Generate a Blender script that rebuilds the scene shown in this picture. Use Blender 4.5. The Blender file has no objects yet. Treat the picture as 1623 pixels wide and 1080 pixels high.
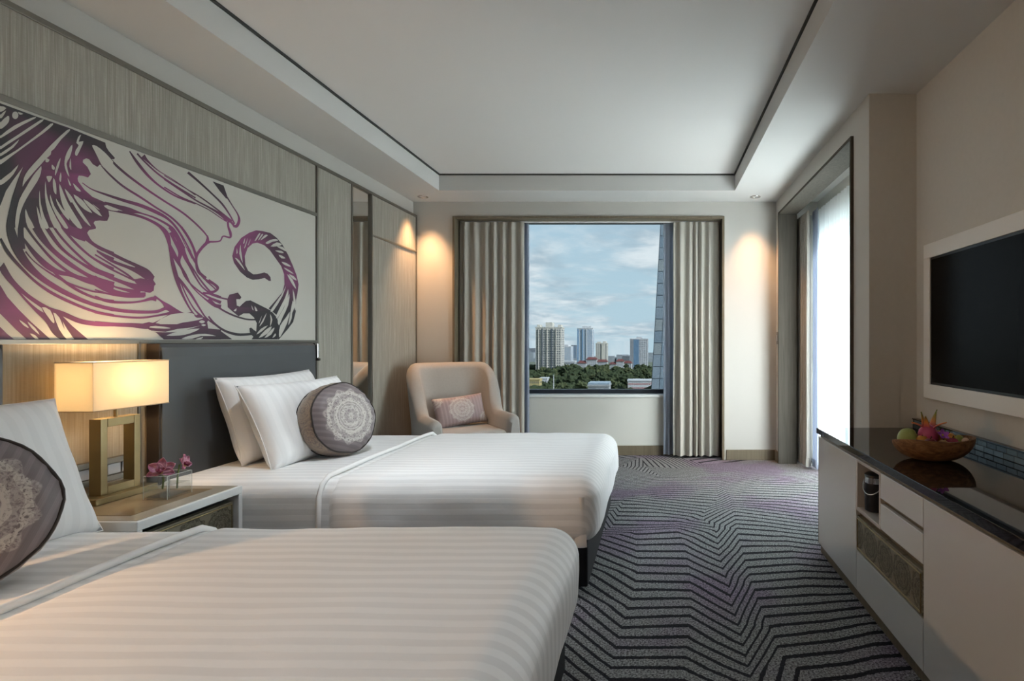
import bpy, bmesh, math, random
from mathutils import Vector, Matrix, noise
from mathutils.geometry import tessellate_polygon, delaunay_2d_cdt

random.seed(7)
PI = math.pi
sc = bpy.context.scene
C = sc.collection

# ------------------------------------------------------------------ camera
EYE = 1.175
F, CX, CY = 870.0, 1040.0, 541.0
cam_d = bpy.data.cameras.new('camera')
cam_d.sensor_width = 36.0
cam_d.lens = F / 1623.0 * 36.0
cam_d.shift_x = (811.5 - CX) / 1623.0
cam_d.shift_y = (CY - 540.0) / 1623.0
cam_d.clip_start = 0.05
cam_d.clip_end = 9000
cam = bpy.data.objects.new('camera', cam_d)
C.objects.link(cam)
cam.location = (0, 0, EYE)
cam.rotation_euler = (PI / 2, 0, 0)
sc.camera = cam

# ------------------------------------------------------------------ view
sc.view_settings.view_transform = 'Standard'
sc.view_settings.look = 'None'
sc.view_settings.exposure = 1.42
sc.view_settings.gamma = 1.0
sc.view_settings.use_curve_mapping = False
sc.cycles.use_denoising = True
sc.cycles.max_bounces = 10
sc.cycles.diffuse_bounces = 6
sc.cycles.glossy_bounces = 4
sc.cycles.transmission_bounces = 8
sc.cycles.transparent_max_bounces = 16
sc.cycles.sample_clamp_indirect = 4.0
sc.cycles.caustics_reflective = False
sc.cycles.caustics_refractive = False


# ------------------------------------------------------------------ node helper
class E:
    """a value in a node tree: arithmetic on it adds Math nodes"""
    def __init__(s, nt, v): s.nt, s.v = nt, v
    def m(s, op, *a):
        n = s.nt.nodes.new('ShaderNodeMath'); n.operation = op
        for i, q in enumerate((s,) + a):
            q = q.v if isinstance(q, E) else q
            if isinstance(q, (int, float)): n.inputs[i].default_value = q
            else: s.nt.links.new(q, n.inputs[i])
        return E(s.nt, n.outputs[0])
    def __add__(s, o): return s.m('ADD', o)
    def __sub__(s, o): return s.m('SUBTRACT', o)
    def __mul__(s, o): return s.m('MULTIPLY', o)
    def __truediv__(s, o): return s.m('DIVIDE', o)
    __radd__ = __add__
    __rmul__ = __mul__
    def step(s, a, b):
        n = s.nt.nodes.new('ShaderNodeMapRange'); n.interpolation_type = 'SMOOTHSTEP'
        s.nt.links.new(s.v, n.inputs[0]); n.inputs[1].default_value = a; n.inputs[2].default_value = b
        return E(s.nt, n.outputs[0])


class Mat:
    """builder for a node material"""
    def __init__(s, name, rough=0.6, spec=0.5, metal=0.0):
        s.m = bpy.data.materials.new(name); s.m.use_nodes = True
        s.nt = s.m.node_tree; s.b = s.nt.nodes['Principled BSDF']
        s.b.inputs['Roughness'].default_value = rough
        s.b.inputs['Specular IOR Level'].default_value = spec
        s.b.inputs['Metallic'].default_value = metal
        s.tc = s.nt.nodes.new('ShaderNodeTexCoord')
    def link(s, a, b): s.nt.links.new(a.v if isinstance(a, E) else a, b)
    def coord(s, kind='Object', scale=(1, 1, 1), rot=(0, 0, 0)):
        n = s.nt.nodes.new('ShaderNodeMapping'); s.nt.links.new(s.tc.outputs[kind], n.inputs[0])
        n.inputs['Scale'].default_value = scale; n.inputs['Rotation'].default_value = rot
        return n.outputs[0]
    def xyz(s, vec=None):
        n = s.nt.nodes.new('ShaderNodeSeparateXYZ'); s.nt.links.new(vec or s.tc.outputs['Object'], n.inputs[0])
        return [E(s.nt, o) for o in n.outputs]
    def noise(s, vec, scale=5, detail=3, rough=0.5, dist=0.0):
        n = s.nt.nodes.new('ShaderNodeTexNoise'); s.nt.links.new(vec, n.inputs['Vector'])
        n.inputs['Scale'].default_value = scale; n.inputs['Detail'].default_value = detail
        n.inputs['Roughness'].default_value = rough; n.inputs['Distortion'].default_value = dist
        return E(s.nt, n.outputs[0])
    def voro(s, vec, scale=5, feat='DISTANCE_TO_EDGE'):
        n = s.nt.nodes.new('ShaderNodeTexVoronoi'); n.feature = feat; s.nt.links.new(vec, n.inputs['Vector'])
        n.inputs['Scale'].default_value = scale
        return E(s.nt, n.outputs['Distance'])
    def ramp(s, fac, stops):
        n = s.nt.nodes.new('ShaderNodeValToRGB'); s.link(fac, n.inputs[0])
        el = n.color_ramp.elements
        while len(el) < len(stops): el.new(0.5)
        for e, (p, c) in zip(el, stops): e.position = p; e.color = (*c, 1)
        return n.outputs[0]
    def mix(s, fac, a, b):
        n = s.nt.nodes.new('ShaderNodeMix'); n.data_type = 'RGBA'
        for i, q in ((0, fac), (6, a), (7, b)):
            q = q.v if isinstance(q, E) else q
            if isinstance(q, (int, float)): n.inputs[i].default_value = q
            elif isinstance(q, tuple): n.inputs[i].default_value = (*q, 1)
            else: s.nt.links.new(q, n.inputs[i])
        return n.outputs[2]
    def col(s, c):
        if isinstance(c, tuple): s.b.inputs['Base Color'].default_value = (*c, 1)
        else: s.link(c, s.b.inputs['Base Color'])
        return s
    def rough(s, e): s.link(e, s.b.inputs['Roughness']); return s
    def bump(s, h, strength=0.3, dist=0.002):
        n = s.nt.nodes.new('ShaderNodeBump'); s.link(h, n.inputs['Height'])
        n.inputs['Strength'].default_value = strength; n.inputs['Distance'].default_value = dist
        s.nt.links.new(n.outputs[0], s.b.inputs['Normal']); return s
    def attr(s, name):
        n = s.nt.nodes.new('ShaderNodeAttribute'); n.attribute_name = name
        return n


def plain(name, c, rough=0.6, spec=0.5, metal=0.0, var=0.0, nscale=8, bump=0.0, bscale=300):
    t = Mat(name, rough, spec, metal)
    if var:
        t.col(t.mix(t.noise(t.coord(), nscale, 4), tuple(max(0, q * (1 - var)) for q in c), tuple(min(1, q * (1 + var)) for q in c)))
    else: t.col(c)
    if bump: t.bump(t.noise(t.coord(), bscale, 2), bump, 0.001)
    return t.m


# ------------------------------------------------------------------ sky
SUN_TO = Vector((0.74, -0.38, 0.58)).normalized()
w = bpy.data.worlds.new('sky'); sc.world = w; w.use_nodes = True
nt = w.node_tree
bg = nt.nodes['Background']
tcw = nt.nodes.new('ShaderNodeTexCoord')
sx = nt.nodes.new('ShaderNodeSeparateXYZ'); nt.links.new(tcw.outputs['Generated'], sx.inputs[0])
dx, dy, dz = [E(nt, o) for o in sx.outputs]
den = dz.m('MAXIMUM', 0.0) + 0.16
cv = nt.nodes.new('ShaderNodeCombineXYZ')
for i, q in enumerate((dx / den, dy / den, dz * 1.2)): nt.links.new(q.v, cv.inputs[i])
def wnoise(scale, detail, rough, dist, off):
    mp = nt.nodes.new('ShaderNodeMapping'); nt.links.new(cv.outputs[0], mp.inputs[0]); mp.inputs['Location'].default_value = off
    n = nt.nodes.new('ShaderNodeTexNoise'); nt.links.new(mp.outputs[0], n.inputs['Vector'])
    n.inputs['Scale'].default_value = scale; n.inputs['Detail'].default_value = detail
    n.inputs['Roughness'].default_value = rough; n.inputs['Distortion'].default_value = dist
    return E(nt, n.outputs[0])
cl = wnoise(1.5, 8, 0.58, 0.3, (1.3, 0.4, 0.0)).step(0.37, 0.60)
sh = wnoise(3.0, 6, 0.6, 0.2, (3.1, 1.7, 0.2))
def wmix(f, a, b):
    n = nt.nodes.new('ShaderNodeMix'); n.data_type = 'RGBA'
    for i, q in ((0, f), (6, a), (7, b)):
        q = q.v if isinstance(q, E) else q
        if isinstance(q, (int, float)): n.inputs[i].default_value = q
        elif isinstance(q, tuple): n.inputs[i].default_value = (*q, 1)
        else: nt.links.new(q, n.inputs[i])
    return n.outputs[2]
blue = wmix(dz.step(0.0, 0.7), (0.50, 0.66, 0.74), (0.25, 0.44, 0.66))
cloud = wmix(sh.step(0.35, 0.65), (0.44, 0.54, 0.61), (0.86, 0.89, 0.90))
nt.links.new(wmix(cl * 0.85, blue, cloud), bg.inputs['Color'])
bg.inputs['Strength'].default_value = 3.0

sun_d = bpy.data.lights.new('sun', 'SUN'); sun_d.energy = 17.0; sun_d.angle = 0.01; sun_d.color = (0.97, 0.985, 1.0)
sun = bpy.data.objects.new('sun', sun_d); C.objects.link(sun)
sun.rotation_euler = SUN_TO.to_track_quat('Z', 'Y').to_euler()


# ------------------------------------------------------------------ object helpers
def setp(o, label=None, cat=None, group=None, kind=None):
    if label: o['label'] = label
    if cat: o['category'] = cat
    if group: o['group'] = group
    if kind: o['kind'] = kind
    return o

def thing(name, label, cat, loc=(0, 0, 0), rotz=0.0, group=None, kind=None):
    o = bpy.data.objects.new(name, None); C.objects.link(o)
    o.empty_display_size = 0.1
    o.location = loc; o.rotation_euler = (0, 0, rotz)
    return setp(o, label, cat, group, kind)

def link_mesh(name, me, mat, parent=None, smooth=False):
    if mat is not None and not me.materials: me.materials.append(mat)
    if smooth is True: me.polygons.foreach_set('use_smooth', [True] * len(me.polygons))
    o = bpy.data.objects.new(name, me); C.objects.link(o)
    if parent is not None: o.parent = parent
    return o

def copy_tree(o, parent=None):
    c = o.copy(); C.objects.link(c)
    if parent is not None: c.parent = parent
    for ch in [q for q in bpy.data.objects if q.parent == o and q is not c]: copy_tree(ch, c)
    return c

class MB:
    """collects shapes into one mesh"""
    def __init__(s): s.bm = bmesh.new()
    def raw(s, vs, fs):
        bv = [s.bm.verts.new(v) for v in vs]
        for f in fs:
            try: s.bm.faces.new([bv[i] for i in f])
            except ValueError: pass
        return s
    def box(s, x0, x1, y0, y1, z0, z1, bev=0.0, seg=2):
        r = bmesh.ops.create_cube(s.bm, size=1.0)
        for v in r['verts']:
            v.co = Vector((x0 + (v.co.x + .5) * (x1 - x0), y0 + (v.co.y + .5) * (y1 - y0), z0 + (v.co.z + .5) * (z1 - z0)))
        if bev:
            es = list({e for v in r['verts'] for e in v.link_edges})
            bmesh.ops.bevel(s.bm, geom=es, offset=bev, segments=seg, profile=0.5, affect='EDGES')
        return s
    def lathe(s, prof, n=32, cx=0, cy=0, cap=True):
        rings = []
        for r, z in prof:
            rings.append([(cx + r * math.cos(2 * PI * i / n), cy + r * math.sin(2 * PI * i / n), z) for i in range(n)])
        vs = [v for r in rings for v in r]; fs = []
        for k in range(len(prof) - 1):
            for i in range(n):
                j = (i + 1) % n
                fs.append((k * n + i, k * n + j, (k + 1) * n + j, (k + 1) * n + i))
        if cap:
            fs.append(tuple(reversed(range(n)))); fs.append(tuple((len(prof) - 1) * n + i for i in range(n)))
        return s.raw(vs, fs)
    def tube(s, pts, r, n=8, closed=False):
        pts = [Vector(p) for p in pts]; N = len(pts); vs = []; up = Vector((0.12, 0.21, 1)).normalized()
        for i, p in enumerate(pts):
            a = pts[i - 1] if (i or closed) else p
            b = pts[(i + 1) % N] if (i < N - 1 or closed) else p
            t = (b - a).normalized(); u = t.cross(up)
            if u.length < 1e-4: u = t.cross(Vector((1, 0, 0)))
            u.normalize(); v = t.cross(u); rr = r[i] if isinstance(r, (list, tuple)) else r
            for k in range(n):
                q = 2 * PI * k / n; vs.append(p + u * (rr * math.cos(q)) + v * (rr * math.sin(q)))
        fs = []
        for i in range(N if closed else N - 1):
            j = (i + 1) % N
            for k in range(n):
                l = (k + 1) % n; fs.append((i * n + k, i * n + l, j * n + l, j * n + k))
        if not closed:
            fs.append(tuple(reversed(range(n)))); fs.append(tuple((N - 1) * n + k for k in range(n)))
        return s.raw(vs, fs)
    def sphere(s, c, r, sub=3, nz=0.0, freq=3.0, seed=0, leafy=0.0):
        q = bmesh.ops.create_icosphere(s.bm, subdivisions=sub, radius=1.0)
        r = r if isinstance(r, (tuple, list)) else (r, r, r)
        for v in q['verts']:
            d = v.co.normalized()
            sv = Vector((seed * 3.7, seed * 1.3, seed))
            k = 1 + (nz * noise.noise(d * freq + sv) if nz else 0) + (leafy * noise.noise(d * freq * 3.5 + sv) if leafy else 0)
            v.co = Vector((c[0] + d.x * r[0] * k, c[1] + d.y * r[1] * k, c[2] + d.z * r[2] * k))
        return s
    def grid(s, nu, nv, fn):
        vs = [fn(i / nu, j / nv) for j in range(nv + 1) for i in range(nu + 1)]
        fs = [(j * (nu + 1) + i, j * (nu + 1) + i + 1, (j + 1) * (nu + 1) + i + 1, (j + 1) * (nu + 1) + i) for j in range(nv) for i in range(nu)]
        return s.raw(vs, fs)
    def build(s, name, mat, parent=None, smooth=False, angle=None):
        bmesh.ops.recalc_face_normals(s.bm, faces=s.bm.faces)
        me = bpy.data.meshes.new(name); s.bm.to_mesh(me); s.bm.free()
        if angle:
            me.polygons.foreach_set('use_smooth', [True] * len(me.polygons))
            try: me.set_sharp_from_angle(angle=angle)
            except Exception: pass
        o = link_mesh(name, me, mat, parent, smooth)
        if angle: o.modifiers.new('normals', 'WEIGHTED_NORMAL').keep_sharp = True
        return o

def bx(name, dims, mat, parent=None, bev=0.0, seg=2):
    return MB().box(*dims, bev=bev, seg=seg).build(name, mat, parent, angle=0.6 if bev > 0.006 else None)

def struct(o, label=None, cat=None):
    return setp(o, label, cat, kind='structure')

# ------------------------------------------------------------------ materials of the room
PAINT = plain('warm_white_paint', (0.50, 0.485, 0.45), 0.7, 0.3, var=0.015, nscale=2, bump=0.05, bscale=500)
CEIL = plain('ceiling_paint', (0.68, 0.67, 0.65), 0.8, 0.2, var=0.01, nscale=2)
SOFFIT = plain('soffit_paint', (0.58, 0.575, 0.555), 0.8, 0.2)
TVPAINT = plain('greige_wall_covering', (0.60, 0.585, 0.545), 0.8, 0.2, var=0.04, nscale=40)
DARKTRIM = plain('dark_shadow_trim', (0.035, 0.035, 0.032), 0.6)
def wood(name, a, b, axis_scale=(60, 60, 2.0), rough=0.45, metal=0.0, spec=0.4):
    t = Mat(name, rough, spec, metal)
    f = t.noise(t.coord(scale=axis_scale), 1.0, 5, 0.6, 0.6)
    t.col(t.ramp(f, [(0.3, a), (0.7, b)])); t.bump(f, 0.08, 0.001)
    return t.m
BRONZE = wood('bronze_brown_wood', (0.13, 0.105, 0.07), (0.19, 0.155, 0.105))
GREYWOOD = wood('grey_brown_wood_liner', (0.062, 0.056, 0.046), (0.10, 0.09, 0.075), rough=0.75, spec=0.1)
METALTRIM = plain('grey_bronze_metal', (0.20, 0.19, 0.165), 0.38, 0.5, 0.7)
BRASS = plain('aged_brass', (0.30, 0.235, 0.12), 0.42, 0.5, 0.85, var=0.15, nscale=14)
CHROME = plain('brushed_chrome', (0.65, 0.64, 0.62), 0.2, 0.5, 1.0)
MIRROR = plain('mirror_silver', (0.86, 0.87, 0.85), 0.02, 0.5, 1.0)
def streak(name, a, b, c):
    t = Mat(name, 0.65, 0.25)
    f = t.noise(t.coord(scale=(150, 150, 3.0)), 1.0, 4, 0.65)
    g = t.noise(t.coord(scale=(500, 500, 9)), 1.0, 2, 0.5)
    h = t.noise(t.coord(scale=(40, 40, 700)), 1.0, 2, 0.5)
    v = f * 0.6 + g * 0.25 + h * 0.15
    t.col(t.ramp(v, [(0.34, a), (0.5, b), (0.64, c)])); t.bump(v, 0.12, 0.001)
    return t.m
SILK = streak('grey_silk_wall_covering', (0.24, 0.225, 0.19), (0.315, 0.297, 0.255), (0.43, 0.41, 0.365))
STRAW = streak('straw_wall_covering', (0.28, 0.235, 0.165), (0.36, 0.305, 0.22), (0.45, 0.39, 0.295))
MURALBASE = plain('mural_ground', (0.50, 0.485, 0.435), 0.55, 0.3, var=0.03, nscale=5)

# ------------------------------------------------------------------ room shell
XL, XP = -2.406, -2.375            # left wall, face of its panelling
XR, XT = 1.1875, 1.454             # right wall (curtained door), television wall
YB, YN = 5.4375, -1.6              # window wall, wall behind the camera
YR = 3.065                         # return between the two right walls
ZS, ZC, ZT = 2.556, 2.707, 2.41    # soffit, raised ceiling, top of panelling and openings
T = 0.2

struct(bx('wall_left', (XL - T, XL, YN - T, YB + 0.9, -0.3, 3.0), PAINT), 'off-white wall above the grey silk panelling', 'wall')
struct(bx('wall_near', (XL, 2.2, YN - T, YN, -0.3, 3.0), PAINT), 'plain wall behind the viewer', 'wall')

def poly_wall(name, outer, plane, at0, at1, mat):
    """extrude an outline (2-D points) between two positions on the remaining axis"""
    b = MB(); n = len(outer)
    def p(q, t): return (t, q[0], q[1]) if plane == 'x' else (q[0], t, q[1])
    tris = tessellate_polygon([[Vector((a, c, 0)) for a, c in outer]])
    vs = [p(q, at0) for q in outer] + [p(q, at1) for q in outer]
    fs = [tuple(t) for t in tris] + [tuple(n + i for i in reversed(t)) for t in tris]
    fs += [(i, (i + 1) % n, n + (i + 1) % n, n + i) for i in range(n)]
    return b.raw(vs, fs).build(name, mat)

# window wall: the niche of the window runs to the floor
WX0, WX1 = -2.0125, 0.675
struct(poly_wall('wall_back', [(XL, -0.3), (WX0, -0.3), (WX0, ZT), (WX1, ZT), (WX1, -0.3), (1.9, -0.3), (1.9, 3.0), (XL, 3.0)], 'y', YB, YB + 0.22, PAINT), 'off-white wall around the city window', 'wall')
GX0, GX1, GZ0, GZ1 = -1.75, 0.45, 0.622, 2.43
WIN = plain('window_wall_paint', (0.66, 0.65, 0.60), 0.6, 0.3)
struct(poly_wall('wall_window', [(-2.6, -0.3), (1.9, -0.3), (1.9, 3.0), (-2.6, 3.0), (-2.6, GZ0), (GX0, GZ0), (GX0, GZ1), (GX1, GZ1), (GX1, GZ0 - 0.0005), (-2.6, GZ0 - 0.0005)], 'y', 5.655, 5.86, WIN), 'pale wall panel below and around the city window glass', 'wall')
# right wall with the tall curtained opening
DY0, DY1 = 3.30, 5.27
struct(poly_wall('wall_right', [(YR, -0.3), (DY0, -0.3), (DY0, ZT), (DY1, ZT), (DY1, -0.3), (YB + 0.2, -0.3), (YB + 0.2, 3.0), (YR, 3.0)], 'x', XR, XR + 0.16, PAINT), 'off-white wall around the curtained balcony door', 'wall')
struct(poly_wall('wall_right_return', [(XR + 0.16, -0.3), (2.2, -0.3), (2.2, 3.0), (XR + 0.16, 3.0)], 'y', YR, YR + 0.16, TVPAINT), 'shaded greige return beside the television alcove', 'wall')
struct(bx('wall_right_skin', (XR + 0.001, XR + 0.17, YR - 0.004, YR + 0.001, 0.0, ZS), TVPAINT), 'shaded end face of the wall pier by the balcony door', 'wall')
struct(bx('wall_television', (XT, XT + T, YN - T, YR + 0.02, -0.3, 3.0), TVPAINT), 'greige wall carrying the television', 'wall')
BX = 1.60                                                                   # outer wall with the balcony window
struct(poly_wall('wall_balcony', [(YR, -0.3), (6.2, -0.3), (6.2, 3.0), (YR, 3.0), (YR, 0.08), (3.32, 0.08), (3.32, 2.2), (5.2, 2.2), (5.2, 0.0795), (YR, 0.0795)], 'x', BX, BX + 0.16, WIN), 'outer wall with the balcony door behind the sheer', 'wall')
struct(bx('wall_balcony_end', (XR + 0.16, BX + 0.16, 5.45, 5.86, -0.3, 3.0), WIN), 'outer corner of the room', 'wall')

# ceiling: soffit ring, raised tray, dark shadow line
IX0, IX1, IY0, IY1 = -1.99, 0.722, -0.6, 5.03
cs = thing('ceiling', 'off-white tray ceiling with a lowered border and dark shadow line', 'ceiling', kind='structure')
def ring(name, o, i, z0, z1, mat, par):
    (ox0, ox1, oy0, oy1), (ix0, ix1, iy0, iy1) = o, i
    vs = []
    for z in (z0, z1):
        vs += [(ox0, oy0, z), (ox1, oy0, z), (ox1, oy1, z), (ox0, oy1, z), (ix0, iy0, z), (ix1, iy0, z), (ix1, iy1, z), (ix0, iy1, z)]
    fs = []
    for k in range(4):
        j = (k + 1) % 4
        fs += [(k, j, 4 + j, 4 + k), (8 + k, 8 + j, 12 + j, 12 + k), (k, j, 8 + j, 8 + k), (4 + k, 4 + j, 12 + j, 12 + k)]
    return MB().raw(vs, fs).build(name, mat, par)
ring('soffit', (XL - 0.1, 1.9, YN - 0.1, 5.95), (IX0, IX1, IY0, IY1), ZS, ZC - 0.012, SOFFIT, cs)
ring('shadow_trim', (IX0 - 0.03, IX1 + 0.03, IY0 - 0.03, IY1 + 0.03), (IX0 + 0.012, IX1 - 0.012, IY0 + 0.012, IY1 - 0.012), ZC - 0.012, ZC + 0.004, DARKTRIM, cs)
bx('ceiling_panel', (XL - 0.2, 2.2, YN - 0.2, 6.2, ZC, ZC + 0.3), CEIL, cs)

# ------------------------------------------------------------------ carpet: kinked stripes, woven
def carpet_material():
    t = Mat('patterned_carpet', 0.95, 0.05)
    ph = E(t.nt, t.attr('phase').outputs['Fac'])
    co = t.coord()
    wob = (t.noise(co, 55, 2) - 0.5) * 0.16
    fine = t.noise(co, 420, 2, 0.7)
    fr = (ph + wob).m('FRACT') - 0.5
    line = fr.m('ABSOLUTE').step(0.11, 0.19)                    # 0 on the dark line
    line = ((line + (fine - 0.5) * 0.9).step(0.30, 0.70))
    big = t.noise(co, 1.1, 3, 0.6)
    mid = t.noise(co, 125, 3, 0.75)
    purple = (big.step(0.45, 0.60)) * 0.60
    grey = t.mix(mid.step(0.36, 0.64), (0.050, 0.050, 0.053), (0.34, 0.355, 0.36))
    plum = t.mix(mid.step(0.36, 0.64), (0.052, 0.034, 0.060), (0.27, 0.185, 0.30))
    base = t.mix(purple, grey, plum)
    dark = t.mix(mid.step(0.3, 0.7), (0.012, 0.012, 0.015), (0.035, 0.035, 0.042))
    t.col(t.mix(line, dark, base))
    t.bump(mid * 0.6 + fine * 0.4, 0.5, 0.004)
    return t.m
def zfl(zx, zy):                                                 # traced point of the pattern -> place on the floor
    px, py = 900 + zx / 2.7, 680 + zy / 2.7
    d = F * EYE / (py - CY)
    return ((px - CX) * d / F, d)
kn = []
def col_pts(lst):
    for x, y, p in lst: kn.append((*zfl(x, y), p))
col_pts([(-150, 780, 0), (-110, 640, 4), (-20, 560, 8), (60, 480, 12), (120, 420, 16)])
col_pts([(180, 1045, 0), (200, 960, 2), (225, 873, 4), (250, 790, 6), (265, 750, 7), (290, 660, 9.3), (300, 600, 11), (295, 510, 14), (290, 440, 17)])
col_pts([(495, 1050, 0), (500, 1000, 1), (510, 915, 3), (520, 820, 5), (527, 745, 7), (524, 675, 9), (516, 605, 11), (505, 540, 13), (495, 480, 15), (460, 430, 17)])
col_pts([(785, 1085, 2), (765, 995, 4), (745, 905, 6), (722, 820, 8), (700, 750, 9.7), (690, 675, 11.5), (665, 605, 13.3), (650, 555, 15), (640, 480, 18), (636, 430, 20)])
col_pts([(905, 960, 0.9), (878, 870, 3), (850, 825, 4), (820, 745, 6), (800, 690, 7.5), (785, 660, 8.4), (770, 600, 10.3), (752, 540, 12.3), (738, 490, 14), (724, 430, 16.3), (710, 350, 20.8)])
col_pts([(1134, 885, 2), (1110, 803, 4), (1060, 730, 6), (1020, 655, 8), (990, 600, 9.8), (960, 525, 12.5), (920, 450, 16), (880, 330, 24)])
col_pts([(1300, 850, 2), (1300, 780, 4), (1250, 660, 8), (1200, 560, 12), (1150, 460, 17), (1100, 370, 23)])
col_pts([(340, 270, 31), (400, 205, 40), (470, 300, 28), (480, 400, 20.3), (575, 385, 23.0), (590, 345, 25.5), (640, 300, 29), (640, 220, 38), (700, 170, 50), (700, 300, 26), (860, 215, 35),
         (230, 160, 52), (245, 300, 26), (190, 420, 19), (330, 160, 46), (480, 170, 52), (580, 150, 60), (840, 150, 55), (1000, 180, 44), (1060, 240, 33), (950, 130, 62), (150, 250, 36)])
for p in [(785, 1085, 2), (495, 1050, 0), (180, 1045, 0), (905, 960, 0.9), (1134, 885, 2), (-150, 780, 0)]:      # the same kinks go on towards and past the viewer
    x, y = zfl(p[0], p[1])
    for k in range(1, 7): kn.append((x + 0.05 * math.sin(3 * k + x), y - 0.58 * k, p[2] - 7.6 * k))
rnd = random.Random(3)
for i in range(9):
    for j in range(13):
        x, y = -2.5 + i * 0.56 + rnd.uniform(-.18, .18), -1.7 + j * 0.6 + rnd.uniform(-.2, .2)
        if all((x - a) ** 2 + (y - b) ** 2 > 0.16 for a, b, _ in kn): kn.append((x, y, (y - 1.95) * 12.5 + rnd.uniform(-3, 3)))
for x, y in ((-2.7, -1.9), (2.2, -1.9), (2.2, 6.1), (-2.7, 6.1), (-0.2, 6.1), (2.2, 2.0), (-2.7, 2.0)): kn.append((x, y, (y - 1.95) * 12.5))
cv2, _, cf, ov, _, _ = delaunay_2d_cdt([Vector((a, b)) for a, b, _ in kn], [], [], 0, 1e-4)
me = bpy.data.meshes.new('floor')
me.from_pydata([(v.x, v.y, 0) for v in cv2], [], [tuple(f) for f in cf])
at = me.attributes.new('phase', 'FLOAT', 'POINT')
for i, o in enumerate(ov): at.data[i].value = kn[o[0]][2] if o else 0.0
for p in me.polygons:
    if p.normal.z < 0: p.flip()
struct(link_mesh('floor', me, carpet_material()), 'charcoal, grey and plum carpet with kinked dark stripes', 'carpet')
struct(bx('floor_slab', (-2.7, 2.2, -1.9, 6.1, -0.3, -0.004), DARKTRIM), 'slab under the carpet', 'floor')

# ------------------------------------------------------------------ panelling of the left wall
wp = thing('wall_panelling', 'grey silk and straw wall panelling with bronze strips behind the beds', 'wall panelling', (0, 0, 0), kind='structure')
MY1 = 3.83                       # far end of the mural
PN = 0.10                        # near end of panelling
ZM = 2.06
def pan(y0, y1, z0, z1, mat): return bx('panel', (XL, XP, y0 + .004, y1 - .004, z0 + .004, z1 - .004), mat, wp, 0.002)
pan(YN + 0.5, PN, 0.0, ZT, SILK); pan(PN, MY1, ZM, ZT, SILK)
pan(PN, 0.70, 0.0, EYE, STRAW); pan(0.70, 1.985, 0.0, EYE, STRAW); pan(1.985, 2.52, 0.0, EYE, STRAW); pan(2.52, 3.70, 0.0, EYE, STRAW); pan(3.70, MY1, 0.0, EYE, SILK)
pan(MY1, 4.287, 0.0, ZT, SILK)
pan(4.571, YB, 0.0, ZM, SILK); pan(4.571, YB, ZM, ZT, SILK)
def strip(y0, y1, z0, z1): return bx('metal_strip', (XL, XP + 0.008, y0, y1, z0, z1), METALTRIM, wp, 0.001)
strip(YN, YB, ZT - 0.012, ZT + 0.012)
strip(PN, MY1, ZM - 0.014, ZM + 0.010); strip(PN, MY1, EYE - 0.012, EYE + 0.006); strip(4.571, YB, ZM - 0.008, ZM + 0.008)
strip(MY1, MY1 + 0.018, 0, ZT); strip(4.270, 4.287, 0, ZT); strip(4.571, 4.588, 0, ZT); strip(YB - 0.018, YB, 0, ZT); strip(2.512, 2.522, 0, EYE); strip(PN - 0.018, PN, 0, ZT)
mr = thing('wall_mirror', 'tall narrow wall mirror between two silk panels', 'mirror', (XL, 4.43, 0))
bx('mirror_glass', (0.0, 0.022, -0.141, 0.139, 0.02, ZT - 0.014), MIRROR, mr)

# ------------------------------------------------------------------ trims and baseboards
BB = 0.10
struct(bx('baseboard_back', (WX1 + 0.02, XR, YB - 0.015, YB, 0, BB), BRONZE, bev=0.003), 'bronze brown baseboard in the corner by the balcony door', 'baseboard')
struct(bx('baseboard_window', (-2.0, 0.66, 5.640, 5.655, 0, BB), BRONZE, bev=0.003), 'bronze brown baseboard under the city window', 'baseboard')
struct(bx('baseboard_right', (XR - 0.015, XR, DY1 + 0.02, YB - 0.015, 0, BB), BRONZE, bev=0.003), 'short bronze brown baseboard beside the balcony door frame', 'baseboard')
def portal(name, a0, a1, ztop, plane, d0, d1, wdt, mats, label):
    """frame lining an opening: two jambs and a head"""
    e = thing(name, label, 'frame', kind='structure')
    def bb(n, u0, u1, z0, z1, m):
        dims = (u0, u1, d0, d1, z0, z1) if plane == 'y' else (d0, d1, u0, u1, z0, z1)
        bx(n, dims, m, e, 0.002)
    bb('jamb', a0, a0 + wdt, 0, ztop, mats[0]); bb('jamb', a1 - wdt, a1, 0, ztop, mats[1]); bb('head', a0 + wdt, a1 - wdt, ztop - wdt, ztop, mats[2])
portal('trim_1', WX0, WX1, ZT, 'y', YB - 0.018, YB + 0.215, 0.022, (BRONZE, BRONZE, BRONZE), 'bronze brown frame lining the city window niche')
portal('trim_2', DY0, DY1, ZT, 'x', XR - 0.018, XR + 0.158, 0.022, (GREYWOOD, GREYWOOD, GREYWOOD), 'grey brown frame lining the balcony door opening')

# ------------------------------------------------------------------ windows
def glass_mat(name, tint, refl):
    m = bpy.data.materials.new(name); m.use_nodes = True; n = m.node_tree; n.nodes.clear()
    o = n.nodes.new('ShaderNodeOutputMaterial'); mx = n.nodes.new('ShaderNodeMixShader'); tr = n.nodes.new('ShaderNodeBsdfTransparent'); gl = n.nodes.new('ShaderNodeBsdfGlossy')
    tr.inputs[0].default_value = (*tint, 1); gl.inputs['Roughness'].default_value = 0.0
    lw = n.nodes.new('ShaderNodeLayerWeight'); lw.inputs[0].default_value = 0.5
    f_ = E(n, lw.outputs['Facing']).m('POWER', 4.0) * (0.6 * refl) + 0.03 * refl
    n.links.new(f_.v, mx.inputs[0])
    n.links.new(tr.outputs[0], mx.inputs[1]); n.links.new(gl.outputs[0], mx.inputs[2]); n.links.new(mx.outputs[0], o.inputs[0])
    return m
GLASS1 = glass_mat('grey_tinted_window_glass', (0.334, 0.345, 0.35), 0.15)
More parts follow.
